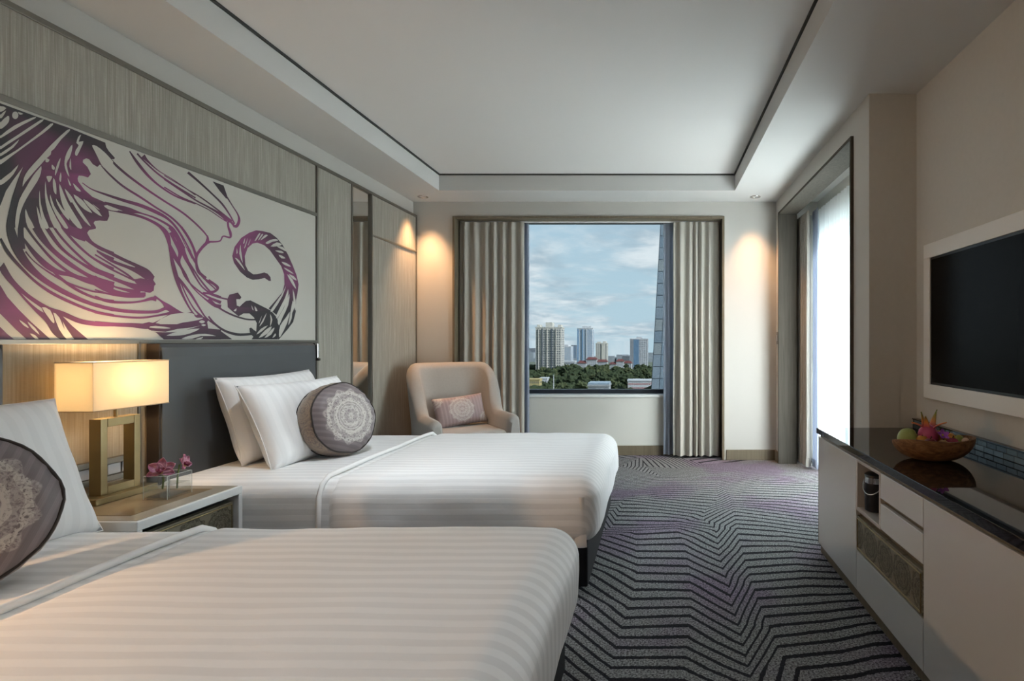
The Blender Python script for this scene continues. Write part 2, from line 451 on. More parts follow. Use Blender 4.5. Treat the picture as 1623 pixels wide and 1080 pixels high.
GLASS2 = glass_mat('clear_window_glass', (0.92, 0.94, 0.93), 0.5)
ALU = plain('dark_aluminium', (0.03, 0.035, 0.045), 0.4, 0.5, 0.4)
w1 = thing('window_1', 'wide city window with a dark bottom rail', 'window', (-0.65, 5.80, GZ0), kind='structure')
bx('pane', (-1.10, 1.10, -0.004, 0.004, 0.02, 1.808), GLASS1, w1)
bx('frame_rail', (-1.10, 1.10, -0.03, 0.03, 0.0, 0.045), ALU, w1, 0.003); bx('frame_rail', (-1.10, 1.10, -0.03, 0.03, 1.79, 1.808), ALU, w1, 0.003)
bx('frame_stile', (-1.10, -1.06, -0.03, 0.03, 0.045, 1.79), ALU, w1, 0.003); bx('frame_stile', (1.06, 1.10, -0.03, 0.03, 0.045, 1.79), ALU, w1, 0.003)
bx('window_sill', (-1.15, 1.15, -0.162, -0.03, -0.025, 0.003), plain('white_sill', (0.8, 0.8, 0.78), 0.35), w1, 0.004)
w2 = thing('window_2', 'tall glazed balcony door behind the sheer curtain', 'window', (BX + 0.08, 4.26, 0.08), kind='structure')
WFR = plain('pale_door_frame', (0.55, 0.56, 0.55), 0.4)
for yy in (-0.94, 0.90): bx('frame_stile', (-0.03, 0.03, yy, yy + 0.04, 0, 2.12), WFR, w2, 0.003)
bx('frame_rail', (-0.03, 0.03, -0.90, 0.90, 0, 0.05), WFR, w2, 0.003); bx('frame_rail', (-0.03, 0.03, -0.90, 0.90, 2.07, 2.12), WFR, w2, 0.003); bx('mullion', (-0.03, 0.03, -0.025, 0.025, 0.05, 2.07), WFR, w2, 0.003)
bx('pane', (-0.004, 0.004, -0.90, -0.025, 0.05, 2.07), GLASS2, w2); bx('pane', (-0.004, 0.004, 0.025, 0.90, 0.05, 2.07), GLASS2, w2)
for nm, loc, rot, sz in (('city_window_portal', (-0.65, 5.87, 1.53), (PI / 2, 0, PI), (2.2, 1.8)), ('balcony_portal', (BX + 0.18, 4.26, 1.14), (PI / 2, 0, PI / 2), (1.9, 2.1))):
    ld = bpy.data.lights.new(nm, 'AREA'); ld.shape = 'RECTANGLE'; ld.size, ld.size_y = sz; ld.cycles.is_portal = True
    lo = bpy.data.objects.new(nm, ld); C.objects.link(lo); lo.location = loc; lo.rotation_euler = rot

# ------------------------------------------------------------------ mural: printed swirls on its own board
ZONES = {1: (0, 160, 5.4), 2: (0, 340, 5.268), 3: (130, 200, 5.4), 4: (150, 360, 5.84), 5: (260, 260, 6.0), 6: (330, 350, 5.54)}
def nums(s): return [tuple(float(q) for q in p.split(',')) for p in s.split()]
DARK_POLY = [
 (1, '0,20 300,130 600,235 900,358 908,395 930,430 982,488 975,500 957,499 867,556 852,546 832,566 792,541 762,501 737,491 710,505 707,526 747,566 777,626 752,656 702,641 672,640 662,665 668,690 720,760 790,822 900,870 960,884 892,896 927,936 934,986 917,1026 892,1028 852,1024 812,1028 799,1046 820,1081 817,1096 762,1106 740,1136 747,1176 700,1170 650,1120 600,1085 128,1085 68,1085 70,960 100,830 150,680 195,565 110,680 50,770 0,900'),
 (2, '340,770 420,800 520,850 600,930 735,1050 620,1050 560,960 520,890 560,1050 500,1050 450,960 390,880'),
 (2, '0,590 60,690 150,790 260,900 420,1050 220,1050 120,950 0,830'), (2, '0,940 60,1000 115,1050 0,1050'),
 (4, '370,370 450,380 520,430 550,470 540,490 565,530 550,545 545,590 510,610 460,600 440,570 380,520 360,490 440,490 510,500 380,410'),
 (4, '500,880 600,900 760,900 900,860 1000,835 1040,880 1050,940 1168,950 1168,1042 640,1042 570,980 480,940 380,930 420,900'),
 (5, '460,165 565,205 605,320 590,330 530,260'), (5, '405,700 420,735 470,735 400,770 370,800'),
 (6, '620,1042 700,950 745,890 768,800 770,700 782,640 793,560 775,480 740,390 700,300 650,210 600,150 545,108 480,92 420,84 360,105 290,150 230,230 210,310 225,370 280,450 340,500 390,520 440,515 495,503 530,528 550,530 545,495 520,465 490,455 430,470 395,472 350,440 325,390 320,310 345,240 390,200 430,193 490,215 540,260 590,330 640,400 665,470 668,560 650,630 600,690 530,770 600,830 620,900 612,1042'),
 (6, '165,690 185,650 260,632 290,672 280,690 245,690 250,745 275,755 300,730 330,705 370,700 440,735 500,765 550,790 600,850 625,920 610,1042 380,1042 420,980 425,900 400,850 360,815 310,815 265,840 215,800 170,760'),
 (6, '360,945 375,938 400,960 430,980 420,1042 385,1010 365,980'), (6, '0,960 90,955 130,985 210,1042 0,1042'),
]
DARK_STROKE = [
 (3, '250,290,14 300,345,20 400,430,20 550,540,18 700,640,16 850,735,16 954,819,15 1036,900,14 1071,945,12'),
 (3, '165,340,10 240,420,16 350,515,18 500,610,18 620,690,16 760,780,16 860,880,18 930,990,18 975,1100,18'),
 (5, '0,505,7 80,575,7 150,670,7 200,770,7 265,900,9'),
 (3, '0,485,8 80,540,10 200,585,18 350,635,25 500,680,30 640,740,30 740,800,20 830,900,14 930,1080,14'),
 (3, '190,655,20 300,690,35 400,720,45 500,745,14 620,785,16 740,850,20 800,910,22 870,1050,30'),
 (3, '215,715,12 330,735,20 430,755,22 540,790,22 640,840,26 710,900,34 740,960,30 755,1080,20'),
 (3, '405,215,10 470,310,24 560,420,22 660,510,16 800,600,14 970,665,12'), (5, '0,220,12 150,310,12 300,375,10 430,440,9 540,515,9 595,550,8'),
 (3, '470,235,14 540,310,14 650,410,14 780,500,14 970,615,12'), (5, '0,145,14 150,245,16 300,345,14 420,410,16 520,470,24 600,540,24'),
 (3, '520,255,40 560,300,20 650,380,8 780,460,7 970,590,10'), (5, '0,110,8 200,230,8 350,320,12 500,430,14 560,480,20 640,550,30'),
 (5, '225,80,24 330,170,20 450,280,16 550,380,18 620,480,14 670,570,14'), (5, '600,320,14 650,400,10 700,480,14 712,540,26 690,590,30 660,590,20'),
 (5, '600,545,20 630,550,20 650,570,20 670,600,20'), (5, '605,550,20 610,600,20 630,660,26 625,700,18 560,688,14 525,735,14 410,740,20'),
 (5, '410,680,14 410,740,30 360,800,22 310,870,26 305,950,24 330,1030,30 400,1085,20'),
 (4, '1045,130,18 990,190,22 945,260,24 940,340,24 970,420,22 1030,490,20 1100,530,18 1135,570,20 1100,600,24 1060,600,18'),
 (4, '610,0,30 660,60,40 690,180,18 720,330,35 760,480,40 800,600,24 870,740,16 930,820,14 960,830,40 1040,880,50'),
 (4, '690,0,30 740,60,36 800,170,40 830,260,40 880,360,26 930,460,16 990,550,14 1060,610,16'),
 (4, '700,50,30 740,130,30 790,230,40 780,330,26 840,440,20 900,550,12 1000,650,12 1100,720,30 1168,740,40'),
 (4, '690,160,24 740,270,40 800,380,18 830,450,18 880,520,14 960,590,14 1050,650,20 1168,700,30'),
 (4, '800,0,22 860,90,20 910,190,20 940,290,24'), (4, '745,0,8 830,120,10 900,270,22 945,350,20'),
 (4, '765,460,18 820,530,24 900,640,22 980,770,16 1040,850,14 1168,940,16'), (4, '790,500,14 850,640,12 920,760,14 990,830,20'),
 (4, '830,260,14 900,370,14 970,480,16 1060,590,16 1100,610,10'), (4, '1030,500,10 1110,570,12 1120,600,8'), (4, '1000,610,20 1080,620,18 1168,650,18'),
 (4, '0,170,24 120,230,30 260,300,30 400,365,34 480,420,60 530,480,60'), (4, '20,225,12 150,310,26 300,370,30 400,410,50 500,470,60'),
 (4, '0,255,14 150,345,16 300,440,18 360,490,16'), (4, '0,305,12 130,380,18 250,440,16 360,490,20 430,500,50 540,530,50'),
 (4, '0,390,36 130,460,34 280,520,36 400,560,60 500,570,60'), (4, '0,455,14 150,540,14 280,580,26 420,610,50'), (4, '0,510,60 120,580,50 280,620,30 470,625,40'),
 (4, '0,580,12 130,620,18 300,645,20 460,640,26'), (4, '0,645,24 130,690,26 300,700,20 420,690,18 520,665,30 570,670,40'),
 (4, '0,720,36 150,760,34 350,785,30 560,785,28 660,755,30 730,790,40'), (4, '550,640,20 620,690,20 680,740,50 760,790,50 830,805,20 900,790,10'),
 (4, '0,790,22 200,825,20 420,840,20 580,820,18 730,790,30'), (4, '0,890,36 200,905,34 350,910,40 480,920,50 560,900,40 680,830,30 740,800,30'),
 (2, '700,170,60 760,235,30 850,290,30 948,325,20'), (2, '805,300,10 870,340,20 948,375,24'), (2, '500,0,40 560,110,60 640,160,80 720,200,60'),
 (2, '445,0,20 520,110,22 620,230,22 740,340,18 850,410,20 948,455,20'), (2, '330,0,30 400,130,34 520,290,26 680,410,22 800,470,40 948,525,40'),
 (2, '390,0,20 470,140,20 580,270,20 720,400,20 800,460,20'), (2, '240,0,70 290,90,70 350,190,60 430,290,40 560,400,40 700,490,30 800,540,40 948,590,50'),
 (2, '200,80,24 260,170,20 340,270,20 430,370,24 540,460,24 640,520,30 780,560,40 948,610,40'), (2, '190,200,20 280,320,40 380,420,50 480,480,40 600,510,30 740,560,40 860,590,30'),
 (2, '210,310,14 280,390,10 400,480,14 560,570,16 760,640,14 948,665,12'), (2, '400,430,14 500,530,24 640,630,24 800,700,20 948,725,22'),
 (2, '85,0,40 85,120,70 130,260,80 210,400,70 330,520,50 480,620,44 640,700,36 800,760,30 948,795,34'), (2, '175,0,50 170,150,50 180,290,60'),
 (2, '0,200,20 60,310,30 150,420,26 280,550,22 420,650,26 600,740,24 780,810,22 948,845,22'),
 (2, '0,420,70 80,540,50 170,630,36 270,710,34 400,790,40 520,830,40 660,890,40 800,915,36 948,922,28'), (2, '100,580,20 200,700,18 300,800,30 400,880,60 480,980,80 545,1040,50'),
 (6, '0,640,14 80,670,14 165,690,14'), (6, '0,690,30 100,770,16 215,830,16 330,865,14 415,870,12'), (6, '0,840,14 60,910,18 150,970,20 260,1000,24 380,995,20'),
 (6, '0,520,18 60,560,16 85,590,18 60,620,18 0,640,16'),
]
LIGHT_POLY = [
 (1, '0,45 50,62 0,95|0,120 48,82 20,135 0,150|0,185 60,130 75,140 70,180 40,215 0,240|150,95 195,110 165,118|0,300 120,210 280,140 300,148 190,205 90,265 0,320|0,390 150,290 340,165 360,175 200,285 60,375 0,415|0,450 90,390 160,330 110,400 0,475|0,505 140,420 340,270 430,195 450,205 370,275 250,360 100,470 0,545|0,680 90,610 155,545 110,630 50,690 0,720|595,255 570,250 440,370 330,490 240,590 200,660 188,735 210,700 290,605 345,545 385,500 430,460 435,430 460,410 520,330|350,560 345,620 315,690 250,790 195,890 165,980 150,1085 128,1085 130,990 160,850 220,740 280,640 330,580|615,375 610,430 590,490 565,540 590,650 565,610 548,550 555,480 580,420|600,490 607,590 590,560|690,290 670,350 710,345 690,400 655,470 638,455 645,420 670,380 650,360 665,310|515,488 500,560 470,640 468,600 490,530|440,545 465,570 460,590 440,580|390,490 420,505 405,525 385,520|395,645 440,645 435,670 415,698 400,670|515,612 522,650 515,695 503,670|455,660 475,710 478,800 455,770 448,700|575,660 605,722 590,720|620,705 660,740 690,775 650,765'),
 (1, '385,685 395,790 420,880 480,1010 520,1085 460,1085 400,930 380,800|335,765 345,880 375,990 415,1085 370,1085 340,950 330,850|425,800 460,900 520,990 580,1085 545,1085 470,970 430,870|475,835 530,920 575,970 590,1025 540,975 490,890|505,710 540,790 580,880 640,980 700,1085 660,1085 580,990 530,890 508,790|550,750 610,820 640,870 700,960 775,1075 720,1030 650,930 615,870 600,870 570,810|625,800 700,850 740,900 785,960 720,930 660,870|710,840 800,900 870,990 800,950 740,890|785,880 850,932 825,920|215,925 240,990 290,1085 235,1085 212,990|310,900 345,1000 370,1085 345,1085 320,990|126,91 145,100 153,123 145,146 126,155 107,146 99,123 107,100'),
 (3, '82,165 120,170 190,225 250,290 262,315 200,360 165,335 130,265 100,205|182,680 250,690 310,722 270,725 220,712'),
 (4, '500,930 560,915 700,935 640,942|530,960 650,970 760,945 900,930 980,910 820,960 700,975 560,972|660,1005 800,960 970,940 880,985 780,1005|800,1035 900,1000 1020,990 1120,1010 980,1010 900,1035|930,1038 1000,1018 980,1038|740,890 860,850 1000,840 960,860 850,880|560,890 700,810 880,795 920,825 800,850 680,890|962,878 990,863 1018,878 990,893|983,908 1005,898 1027,908 1005,918'),
 (2, '345,775 415,800 450,890 440,908 400,860|440,820 490,860 520,930 570,1040 555,1046 490,960|155,880 215,920 235,950 190,925|225,895 290,950 325,1005 260,950|245,995 290,1010 320,1045 290,1040'),
 (6, '680,570 650,660 570,790 545,785 640,650|700,600 690,700 610,850 595,830 670,680|710,640 700,740 650,850 618,920 608,860 660,770|715,800 690,900 630,1020 618,1000 630,920 680,850|740,700 755,760 735,810 730,860 700,920 715,830|740,600 765,700 765,790 750,740|500,195 540,170 590,160 610,175 560,185 520,205|545,225 600,190 645,210 600,225|600,225 650,230 685,270 640,250|585,262 640,265 660,285 620,280|615,300 650,310 675,330 640,330|640,360 690,375 725,405 670,390|660,410 710,435 750,470 690,440|690,470 740,520 770,600 730,550|705,470 750,490 775,525 740,510|440,115 405,175 420,170 455,115|465,120 435,170 447,165 480,120|495,125 455,170 470,165 520,130|320,150 303,200 315,195|345,148 312,240 325,225|370,155 345,215 355,205|280,210 270,290 300,370 285,260|248,240 245,290 255,280|230,325 280,390 320,435 270,350'),
 (6, '220,790 245,770 240,795|375,740 395,785 385,780|405,750 430,790 410,790|470,830 450,890 440,900|510,810 480,890 445,930 470,880|540,820 560,870 540,930 545,870|420,1000 460,950 520,920 470,970|440,1030 500,960 555,930 520,990|490,1030 550,960 580,940 550,1000|560,1030 585,990 590,1010'),
]
def mural():
    root = thing('wall_mural', 'long wall mural of plum and charcoal swirls above the beds', 'mural', (XP, PN, EYE))
    bx('mural_board', (-0.028, 0.0, 0.004, MY1 - PN - 0.004, 0.006, ZM - EYE - 0.014), MURALBASE, root)
    warm = [(110, 270, 40), (60, 235, 40), (120, 330, 45), (100, 430, 50), (150, 445, 60), (20, 490, 55), (240, 480, 45), (265, 350, 45), (290, 390, 35), (320, 470, 45), (370, 365, 40), (345, 385, 30), (240, 300, 50), (395, 385, 26), (460, 440, 30), (165, 500, 40)]
    def tone(px, py):
        k = min(1.0, sum(math.exp(-((px - a) ** 2 + (py - b) ** 2) / (r * r)) for a, b, r in warm) * 0.95)
        a, b = (0.030, 0.030, 0.032), (0.23, 0.060, 0.155)
        return tuple(a[i] + (b[i] - a[i]) * k for i in range(3))
    def wall(px, py):
        d = F * (-XP) / (CX - px)
        z = EYE + (CY - py) * d / F
        return d - PN, min(max(z - EYE, 0.007), ZM - EYE - 0.015)
    vs, fs, cs_, ms = [], [], [], []
    def emit(polys, off, light):
        for ip, (pts, tris) in enumerate(polys):
            lift = off + ip * 6e-6
            for mirror in (False, True):
                n0 = len(vs)
                for px, py in pts:
                    y, z = wall(max(px, 0.0), py)
                    if mirror: y = 2 * (F * (-XP) / CX - PN) - y
                    vs.append((lift, min(max(y, 0.006), MY1 - PN - 0.006), z)); cs_.append((0.50, 0.485, 0.435) if light else tone(px, py))
                for t in tris: fs.append(tuple(n0 + i for i in t)); ms.append(0)
    def smooth_closed(p, k=3):
        n = len(p); out = []
        for i in range(n):
            a, b, c, d = p[i - 1], p[i], p[(i + 1) % n], p[(i + 2) % n]
            for j in range(k):
                t = j / k
                out.append(tuple(0.5 * (2 * b[q] + (c[q] - a[q]) * t + (2 * a[q] - 5 * b[q] + 4 * c[q] - d[q]) * t * t + (3 * b[q] - a[q] - 3 * c[q] + d[q]) * t ** 3) for q in range(2)))
        return out
    def topx(z, p): ox, oy, s = ZONES[z]; return (ox + p[0] / s, oy + p[1] / s)
    dark, light = [], []
    for z, s in DARK_POLY:
        p = [topx(z, q) for q in nums(s)]
        dark.append((p, tessellate_polygon([[Vector((*q, 0)) for q in p]])))
    for z, s in DARK_STROKE:
        q = nums(s); sc_ = ZONES[z][2]; p = [topx(z, a) + (a[2] / sc_,) for a in q]
        e = [p[0]] + p + [p[-1]]; o = []
        for i in range(1, len(e) - 2):
            a, b, c, d = e[i - 1:i + 3]
            for j in range(6):
                t = j / 6
                o.append([0.5 * (2 * b[k] + (c[k] - a[k]) * t + (2 * a[k] - 5 * b[k] + 4 * c[k] - d[k]) * t * t + (3 * b[k] - a[k] - 3 * c[k] + d[k]) * t ** 3) for k in range(3)])
        o.append(list(p[-1])); n = len(o); L, R = [], []
        for i in range(n):
            a, b = o[max(i - 1, 0)], o[min(i + 1, n - 1)]
            dx_, dy_ = b[0] - a[0], b[1] - a[1]; l = math.hypot(dx_, dy_) or 1
            hw = max(o[i][2], 1.0) / 2
            L.append((o[i][0] - dy_ / l * hw, o[i][1] + dx_ / l * hw)); R.append((o[i][0] + dy_ / l * hw, o[i][1] - dx_ / l * hw))
        pts = L + R
        dark.append((pts, [(i, i + 1, n + i + 1, n + i) for i in range(n - 1)]))
    for z, s in LIGHT_POLY:
        for one in s.split('|'):
            p = [topx(z, q) for q in nums(one)]
            p = smooth_closed(p, 2)
            light.append((p, tessellate_polygon([[Vector((*q, 0)) for q in p]])))
    emit(dark, 0.0008, False); emit(light, 0.0018, True)
    me = bpy.data.meshes.new('printed_swirls'); me.from_pydata(vs, [], fs)
    ca = me.color_attributes.new('ink', 'FLOAT_COLOR', 'POINT')
    for i, c in enumerate(cs_): ca.data[i].color = (*c, 1)
    t = Mat('mural_ink', 0.5, 0.35); t.col(t.attr('ink').outputs['Color'])
    o = link_mesh('printed_swirls', me, t.m, root)
    o['kind'] = 'stuff'
mural()

# ------------------------------------------------------------------ fabrics
def linen_stripe(name):
    t = Mat(name, 0.55, 0.3)
    st = (E(t.nt, t.attr('stripe').outputs['Fac']) * (2 * PI / 0.052)).m('SINE').step(-0.25, 0.25)
    fine = t.noise(t.coord(), 900, 1)
    t.col(t.mix(st, (0.755, 0.757, 0.76), (0.84, 0.842, 0.845)))
    t.rough(st * -0.16 + 0.58)
    t.bump(st * 0.5 + fine * 0.12 + t.noise(t.coord(), 7, 3) * 3.0, 0.25, 0.002)
    t.b.inputs['Sheen Weight'].default_value = 0.15
    return t.m
SHEET = linen_stripe('white_satin_stripe_linen')
COTTON = plain('white_cotton', (0.80, 0.79, 0.775), 0.65, 0.25, bump=0.2, bscale=700)
def pillow_case(name):
    t = Mat(name, 0.55, 0.3); x, y, z = t.xyz()
    st = (x * (2 * PI / 0.05)).m('SINE').step(-0.25, 0.25)
    t.col(t.mix(st, (0.795, 0.795, 0.795), (0.835, 0.835, 0.835))); t.rough(st * -0.2 + 0.6)
    t.bump(t.noise(t.coord(), 9, 3) * 2.0, 0.3, 0.004)
    return t.m
PCASE = pillow_case('white_striped_pillow_case')
BLACKBASE = plain('black_bed_base_fabric', (0.012, 0.012, 0.014), 0.8, 0.2, bump=0.2)
SLATE = plain('slate_leather', (0.072, 0.076, 0.080), 0.42, 0.45, var=0.12, nscale=6, bump=0.12, bscale=250)
BROWNLEATHER = plain('dark_brown_leather', (0.030, 0.022, 0.017), 0.5, 0.4, var=0.1)
WHITELACQ = plain('white_gloss_lacquer', (0.62, 0.62, 0.61), 0.04, 0.5); WHITELACQ.node_tree.nodes['Principled BSDF'].inputs['IOR'].default_value = 2.3
WHITESATIN = plain('white_satin_lacquer', (0.70, 0.71, 0.70), 0.28, 0.5)

def medallion(t, u, v, R, dens=1.0):
    """lace medallion: rings, petals and scrolls in the plane (u, v)"""
    r = (u * u + v * v).m('SQRT') / R
    a = v.m('ARCTAN2', u)
    cb = t.nt.nodes.new('ShaderNodeCombineXYZ'); t.link(u, cb.inputs[0]); t.link(v, cb.inputs[1])
    vo = t.voro(cb.outputs[0], 62 * dens).m('LESS_THAN', 0.16)
    nz = t.noise(cb.outputs[0], 95 * dens, 3, 0.6, 1.5).step(0.44, 0.50)
    scroll = ((a * 10).m('SINE') * 0.5 + (r * 26.0).m('SINE')).step(-0.1, 0.25)
    lace = (vo * 0.55 + nz * 0.75) * (scroll * 0.6 + 0.45)
    ring = (r - 0.52).m('ABSOLUTE').m('LESS_THAN', 0.018) + (r - 0.43).m('ABSOLUTE').m('LESS_THAN', 0.012)
    edge = ((a * 12).m('SINE') * 0.055 + 0.90 - r).step(-0.015, 0.015)
    return (lace + ring).m('MINIMUM', 1.0) * edge

def brocade(name, plane, R, base=(0.20, 0.165, 0.170), dark=(0.145, 0.118, 0.122), lace=(0.46, 0.42, 0.385), stripe_axis=0, corner=None):
    t = Mat(name, 0.5, 0.4)
    q = t.xyz(); u, v = q[plane[0]], q[plane[1]]
    sx_ = q[stripe_axis]
    st = (sx_ * (2 * PI / 0.030)).m('SINE').step(-0.1, 0.5) * 0.8 + (sx_ * (2 * PI / 0.0042)).m('SINE') * 0.12
    m = medallion(t, u, v, R)
    if corner:
        for cx_, cy_ in corner: m = m.m('MAXIMUM', medallion(t, u - cx_, v - cy_, R * 0.75))
    t.col(t.mix(m, t.mix(st, dark, base), lace))
    t.rough(m * -0.1 + 0.5); t.bump(m + st * 0.25, 0.25, 0.002)
    t.b.inputs['Sheen Weight'].default_value = 0.2
    return t.m

# ------------------------------------------------------------------ beds
def soft_block(name, x0, x1, y0, y1, z0, z1, r, mat, par, amp=0.004, n=64, bulge=0.012, seed=0.0, crown=0.008):
    """mattress-like block: round edges, faint waviness, slightly swollen sides"""
    b = MB(); bm = b.bm
    nx, ny, nz = n, int(n * 0.66), 14
    hx, hy, hz = (x1 - x0) / 2, (y1 - y0) / 2, (z1 - z0) / 2
    cx_, cy_, cz_ = (x0 + x1) / 2, (y0 + y1) / 2, (z0 + z1) / 2
    def place(p):
        q = Vector(p); k = Vector((max(-hx + r, min(hx - r, q.x)), max(-hy + r, min(hy - r, q.y)), max(-hz + r, min(hz - r, q.z))))
        d = q - k
        if d.length > 1e-9: q = k + d.normalized() * r
        w_ = noise.noise(Vector((q.x * 3 + seed, q.y * 3, q.z * 4))) * amp + noise.noise(Vector((q.x * 9 + seed, q.y * 9, q.z * 9))) * amp * 0.35
        q.x += w_ * (1 if q.x > 0 else -1) * min(1, abs(q.x) / hx) ** 6 * 2
        q.y += (w_ * 2 + bulge * (1 - (q.z / hz) ** 2)) * (1 if q.y > 0 else -1) * min(1, abs(q.y) / hy) ** 8
        q.x += bulge * (1 - (q.z / hz) ** 2) * (1 if q.x > 0 else -1) * min(1, abs(q.x) / hx) ** 8
        if q.z > 0: q.z += w_ * 1.2 + crown * (1 - (q.y / hy) ** 2) * (1 - (q.x / hx) ** 4)
        return (q.x + cx_, q.y + cy_, q.z + cz_)
    def axis(h, k):                                                      # denser towards the round edges
        base_ = [-h + 2 * h * i / k for i in range(k + 1)]
        extra = [h - r * (1 - math.cos(PI / 2 * i / 6)) for i in range(1, 6)] + [-h + r * (1 - math.cos(PI / 2 * i / 6)) for i in range(1, 6)]
        return sorted(set(round(q, 5) for q in base_ + extra))
    ax, ay, az = axis(hx, nx), axis(hy, ny), axis(hz, nz)
    for (A, B_, fn) in ((ax, ay, lambda u, v: (u, v, hz)), (ax, ay, lambda u, v: (u, v, -hz)), (ax, az, lambda u, v: (u, hy, v)), (ax, az, lambda u, v: (u, -hy, v)), (ay, az, lambda u, v: (hx, u, v)), (ay, az, lambda u, v: (-hx, u, v))):
        vs = [place(fn(u, v)) for v in B_ for u in A]; m = len(A)
        b.raw(vs, [(j * m + i, j * m + i + 1, (j + 1) * m + i + 1, (j + 1) * m + i) for j in range(len(B_) - 1) for i in range(m - 1)])
    bmesh.ops.remove_doubles(bm, verts=bm.verts, dist=1e-5)
    o = b.build(name, mat, par, smooth=True)
    at_ = o.data.attributes.new('stripe', 'FLOAT', 'POINT')           # runs across the bed and down its sides
    for i, v in enumerate(o.data.vertices):
        y_, z_ = v.co.y - cy_, v.co.z - cz_
        k = max(0.0, min(1.0, (abs(y_) - (hy - r)) / r))
        at_.data[i].value = y_ + (1 if y_ > 0 else -1) * max(0.0, hz - z_) * k
    return o

BW = 0.65                        # half width of a bed
def make_bed(name, yc, label, seed):
    t = thing(name, label, 'bed', (-2.31, yc, 0))
    L = 2.02
    bx('bed_base', (0.02, L - 0.022, -BW + 0.012, BW - 0.012, 0.045, 0.26), BLACKBASE, t, 0.012)
    for lx in (0.12, L - 0.2):
        for ly in (-BW + 0.12, BW - 0.16): bx('leg', (lx, lx + 0.05, ly, ly + 0.05, 0, 0.05), DARKTRIM, t)
    soft_block('mattress', 0.0, L - 0.03, -BW, BW, 0.235, 0.532, 0.065, SHEET, t, 0.003, 56, 0.006, seed)
    d = soft_block('duvet', 0.78, L + 0.025, -BW - 0.012, BW + 0.012, 0.235, 0.549, 0.095, SHEET, t, 0.005, 60, 0.010, seed + 4)
    # folded seam of the turned-down edge
    pts = [(0.785, -BW - 0.022, 0.25), (0.785, -BW - 0.024, 0.36), (0.785, -BW - 0.018, 0.47), (0.785, -BW + 0.01, 0.522), (0.785, -BW + 0.06, 0.547)]
    pts += [(0.785 + 0.004 * math.sin(i), -BW + 0.06 + (2 * BW - 0.12) * i / 14, 0.552) for i in range(1, 14)]
    pts += [(0.785, BW - 0.06, 0.547), (0.785, BW - 0.01, 0.522), (0.785, BW + 0.018, 0.47), (0.785, BW + 0.024, 0.36), (0.785, BW + 0.022, 0.25)]
    MB().tube(pts, 0.012, 8).build('folded_edge', COTTON, t, smooth=True)
    for s in (-1, 1):            # tucked corner at the foot
        MB().grid(4, 10, lambda u, v: (L - 0.035 - 0.06 * u * (0.4 + 0.6 * v) + 0.01 * v, s * (BW + 0.019 + 0.008 * math.sin(PI * u) - 0.02 * v), 0.235 + 0.235 * (1 - v))).build('corner_tuck', COTTON, d, smooth=True)
    return t
bed_far = make_bed('twin_bed', 3.15, 'white striped twin bed farther away, beside the armchair', 0.0)
bed_near = make_bed('twin_bed', 1.25, 'white striped twin bed nearest the viewer, filling the bottom left corner', 2.7)

def make_headboard(yc, label):
    t = thing('headboard', label, 'headboard', (XP + 0.009, yc, 0))
    h = 0.575
    bx('backing', (0.002, 0.045, -h, h, 0.30, 1.165), BROWNLEATHER, t, 0.004)
    # slanted leather front with a folded top
    pr = [(0.045, 0.28), (0.066, 0.28), (0.068, 1.10), (0.064, 1.145), (0.052, 1.160), (0.030, 1.166), (0.03, 1.15), (0.045, 1.15)]
    MB().raw([(x, y, z) for y in (-h, h) for x, z in pr], [tuple(range(8)), tuple(range(15, 7, -1))] + [(i, (i + 1) % 8, 8 + (i + 1) % 8, 8 + i) for i in range(8)]).build('leather_front', SLATE, t)
    bx('side_edge', (0.0, 0.060, -h - 0.008, -h, 0.28, 1.163), BROWNLEATHER, t, 0.002); bx('side_edge', (0.0, 0.060, h, h + 0.008, 0.28, 1.163), BROWNLEATHER, t, 0.002)
    return t
make_headboard(3.13, 'slate leather headboard with dark brown sides behind the farther bed')
make_headboard(1.355, 'slate leather headboard of the nearer bed, at the left picture edge')

def reading_light(y, label, power=0.0, aim=None):
    rl = thing('reading_light', label, 'lamp', (-2.30, y, 1.06))
    bx('lamp_body', (-0.010, 0.012, -0.006, 0.010, 0.0, 0.10), CHROME, rl, 0.004); bx('bracket', (-0.07, -0.010, -0.004, 0.008, 0.07, 0.095), METALTRIM, rl, 0.002)
    bx('light_tip', (-0.012, 0.022, -0.008, 0.012, -0.018, 0.0), BROWNLEATHER, rl, 0.004)
    if power:
        ld = bpy.data.lights.new('reading_beam', 'SPOT'); ld.energy = power; ld.color = (1.0, 0.60, 0.32); ld.spot_size = math.radians(112); ld.spot_blend = 0.35; ld.shadow_soft_size = 0.02
        lo = bpy.data.objects.new('reading_beam', ld); C.objects.link(lo); lo.parent = rl; lo.location = (0.035, 0, -0.02)
        lo.rotation_euler = (Vector((-2.265, y, 1.04)) - Vector(aim)).to_track_quat('Z', 'Y').to_euler()
reading_light(3.716, 'slim chrome reading light on the far end of the headboard')
reading_light(0.772, 'slim chrome reading light at the near end of the nearer headboard, outside the picture', 18.0, (-1.0, 0.95, 0.55))

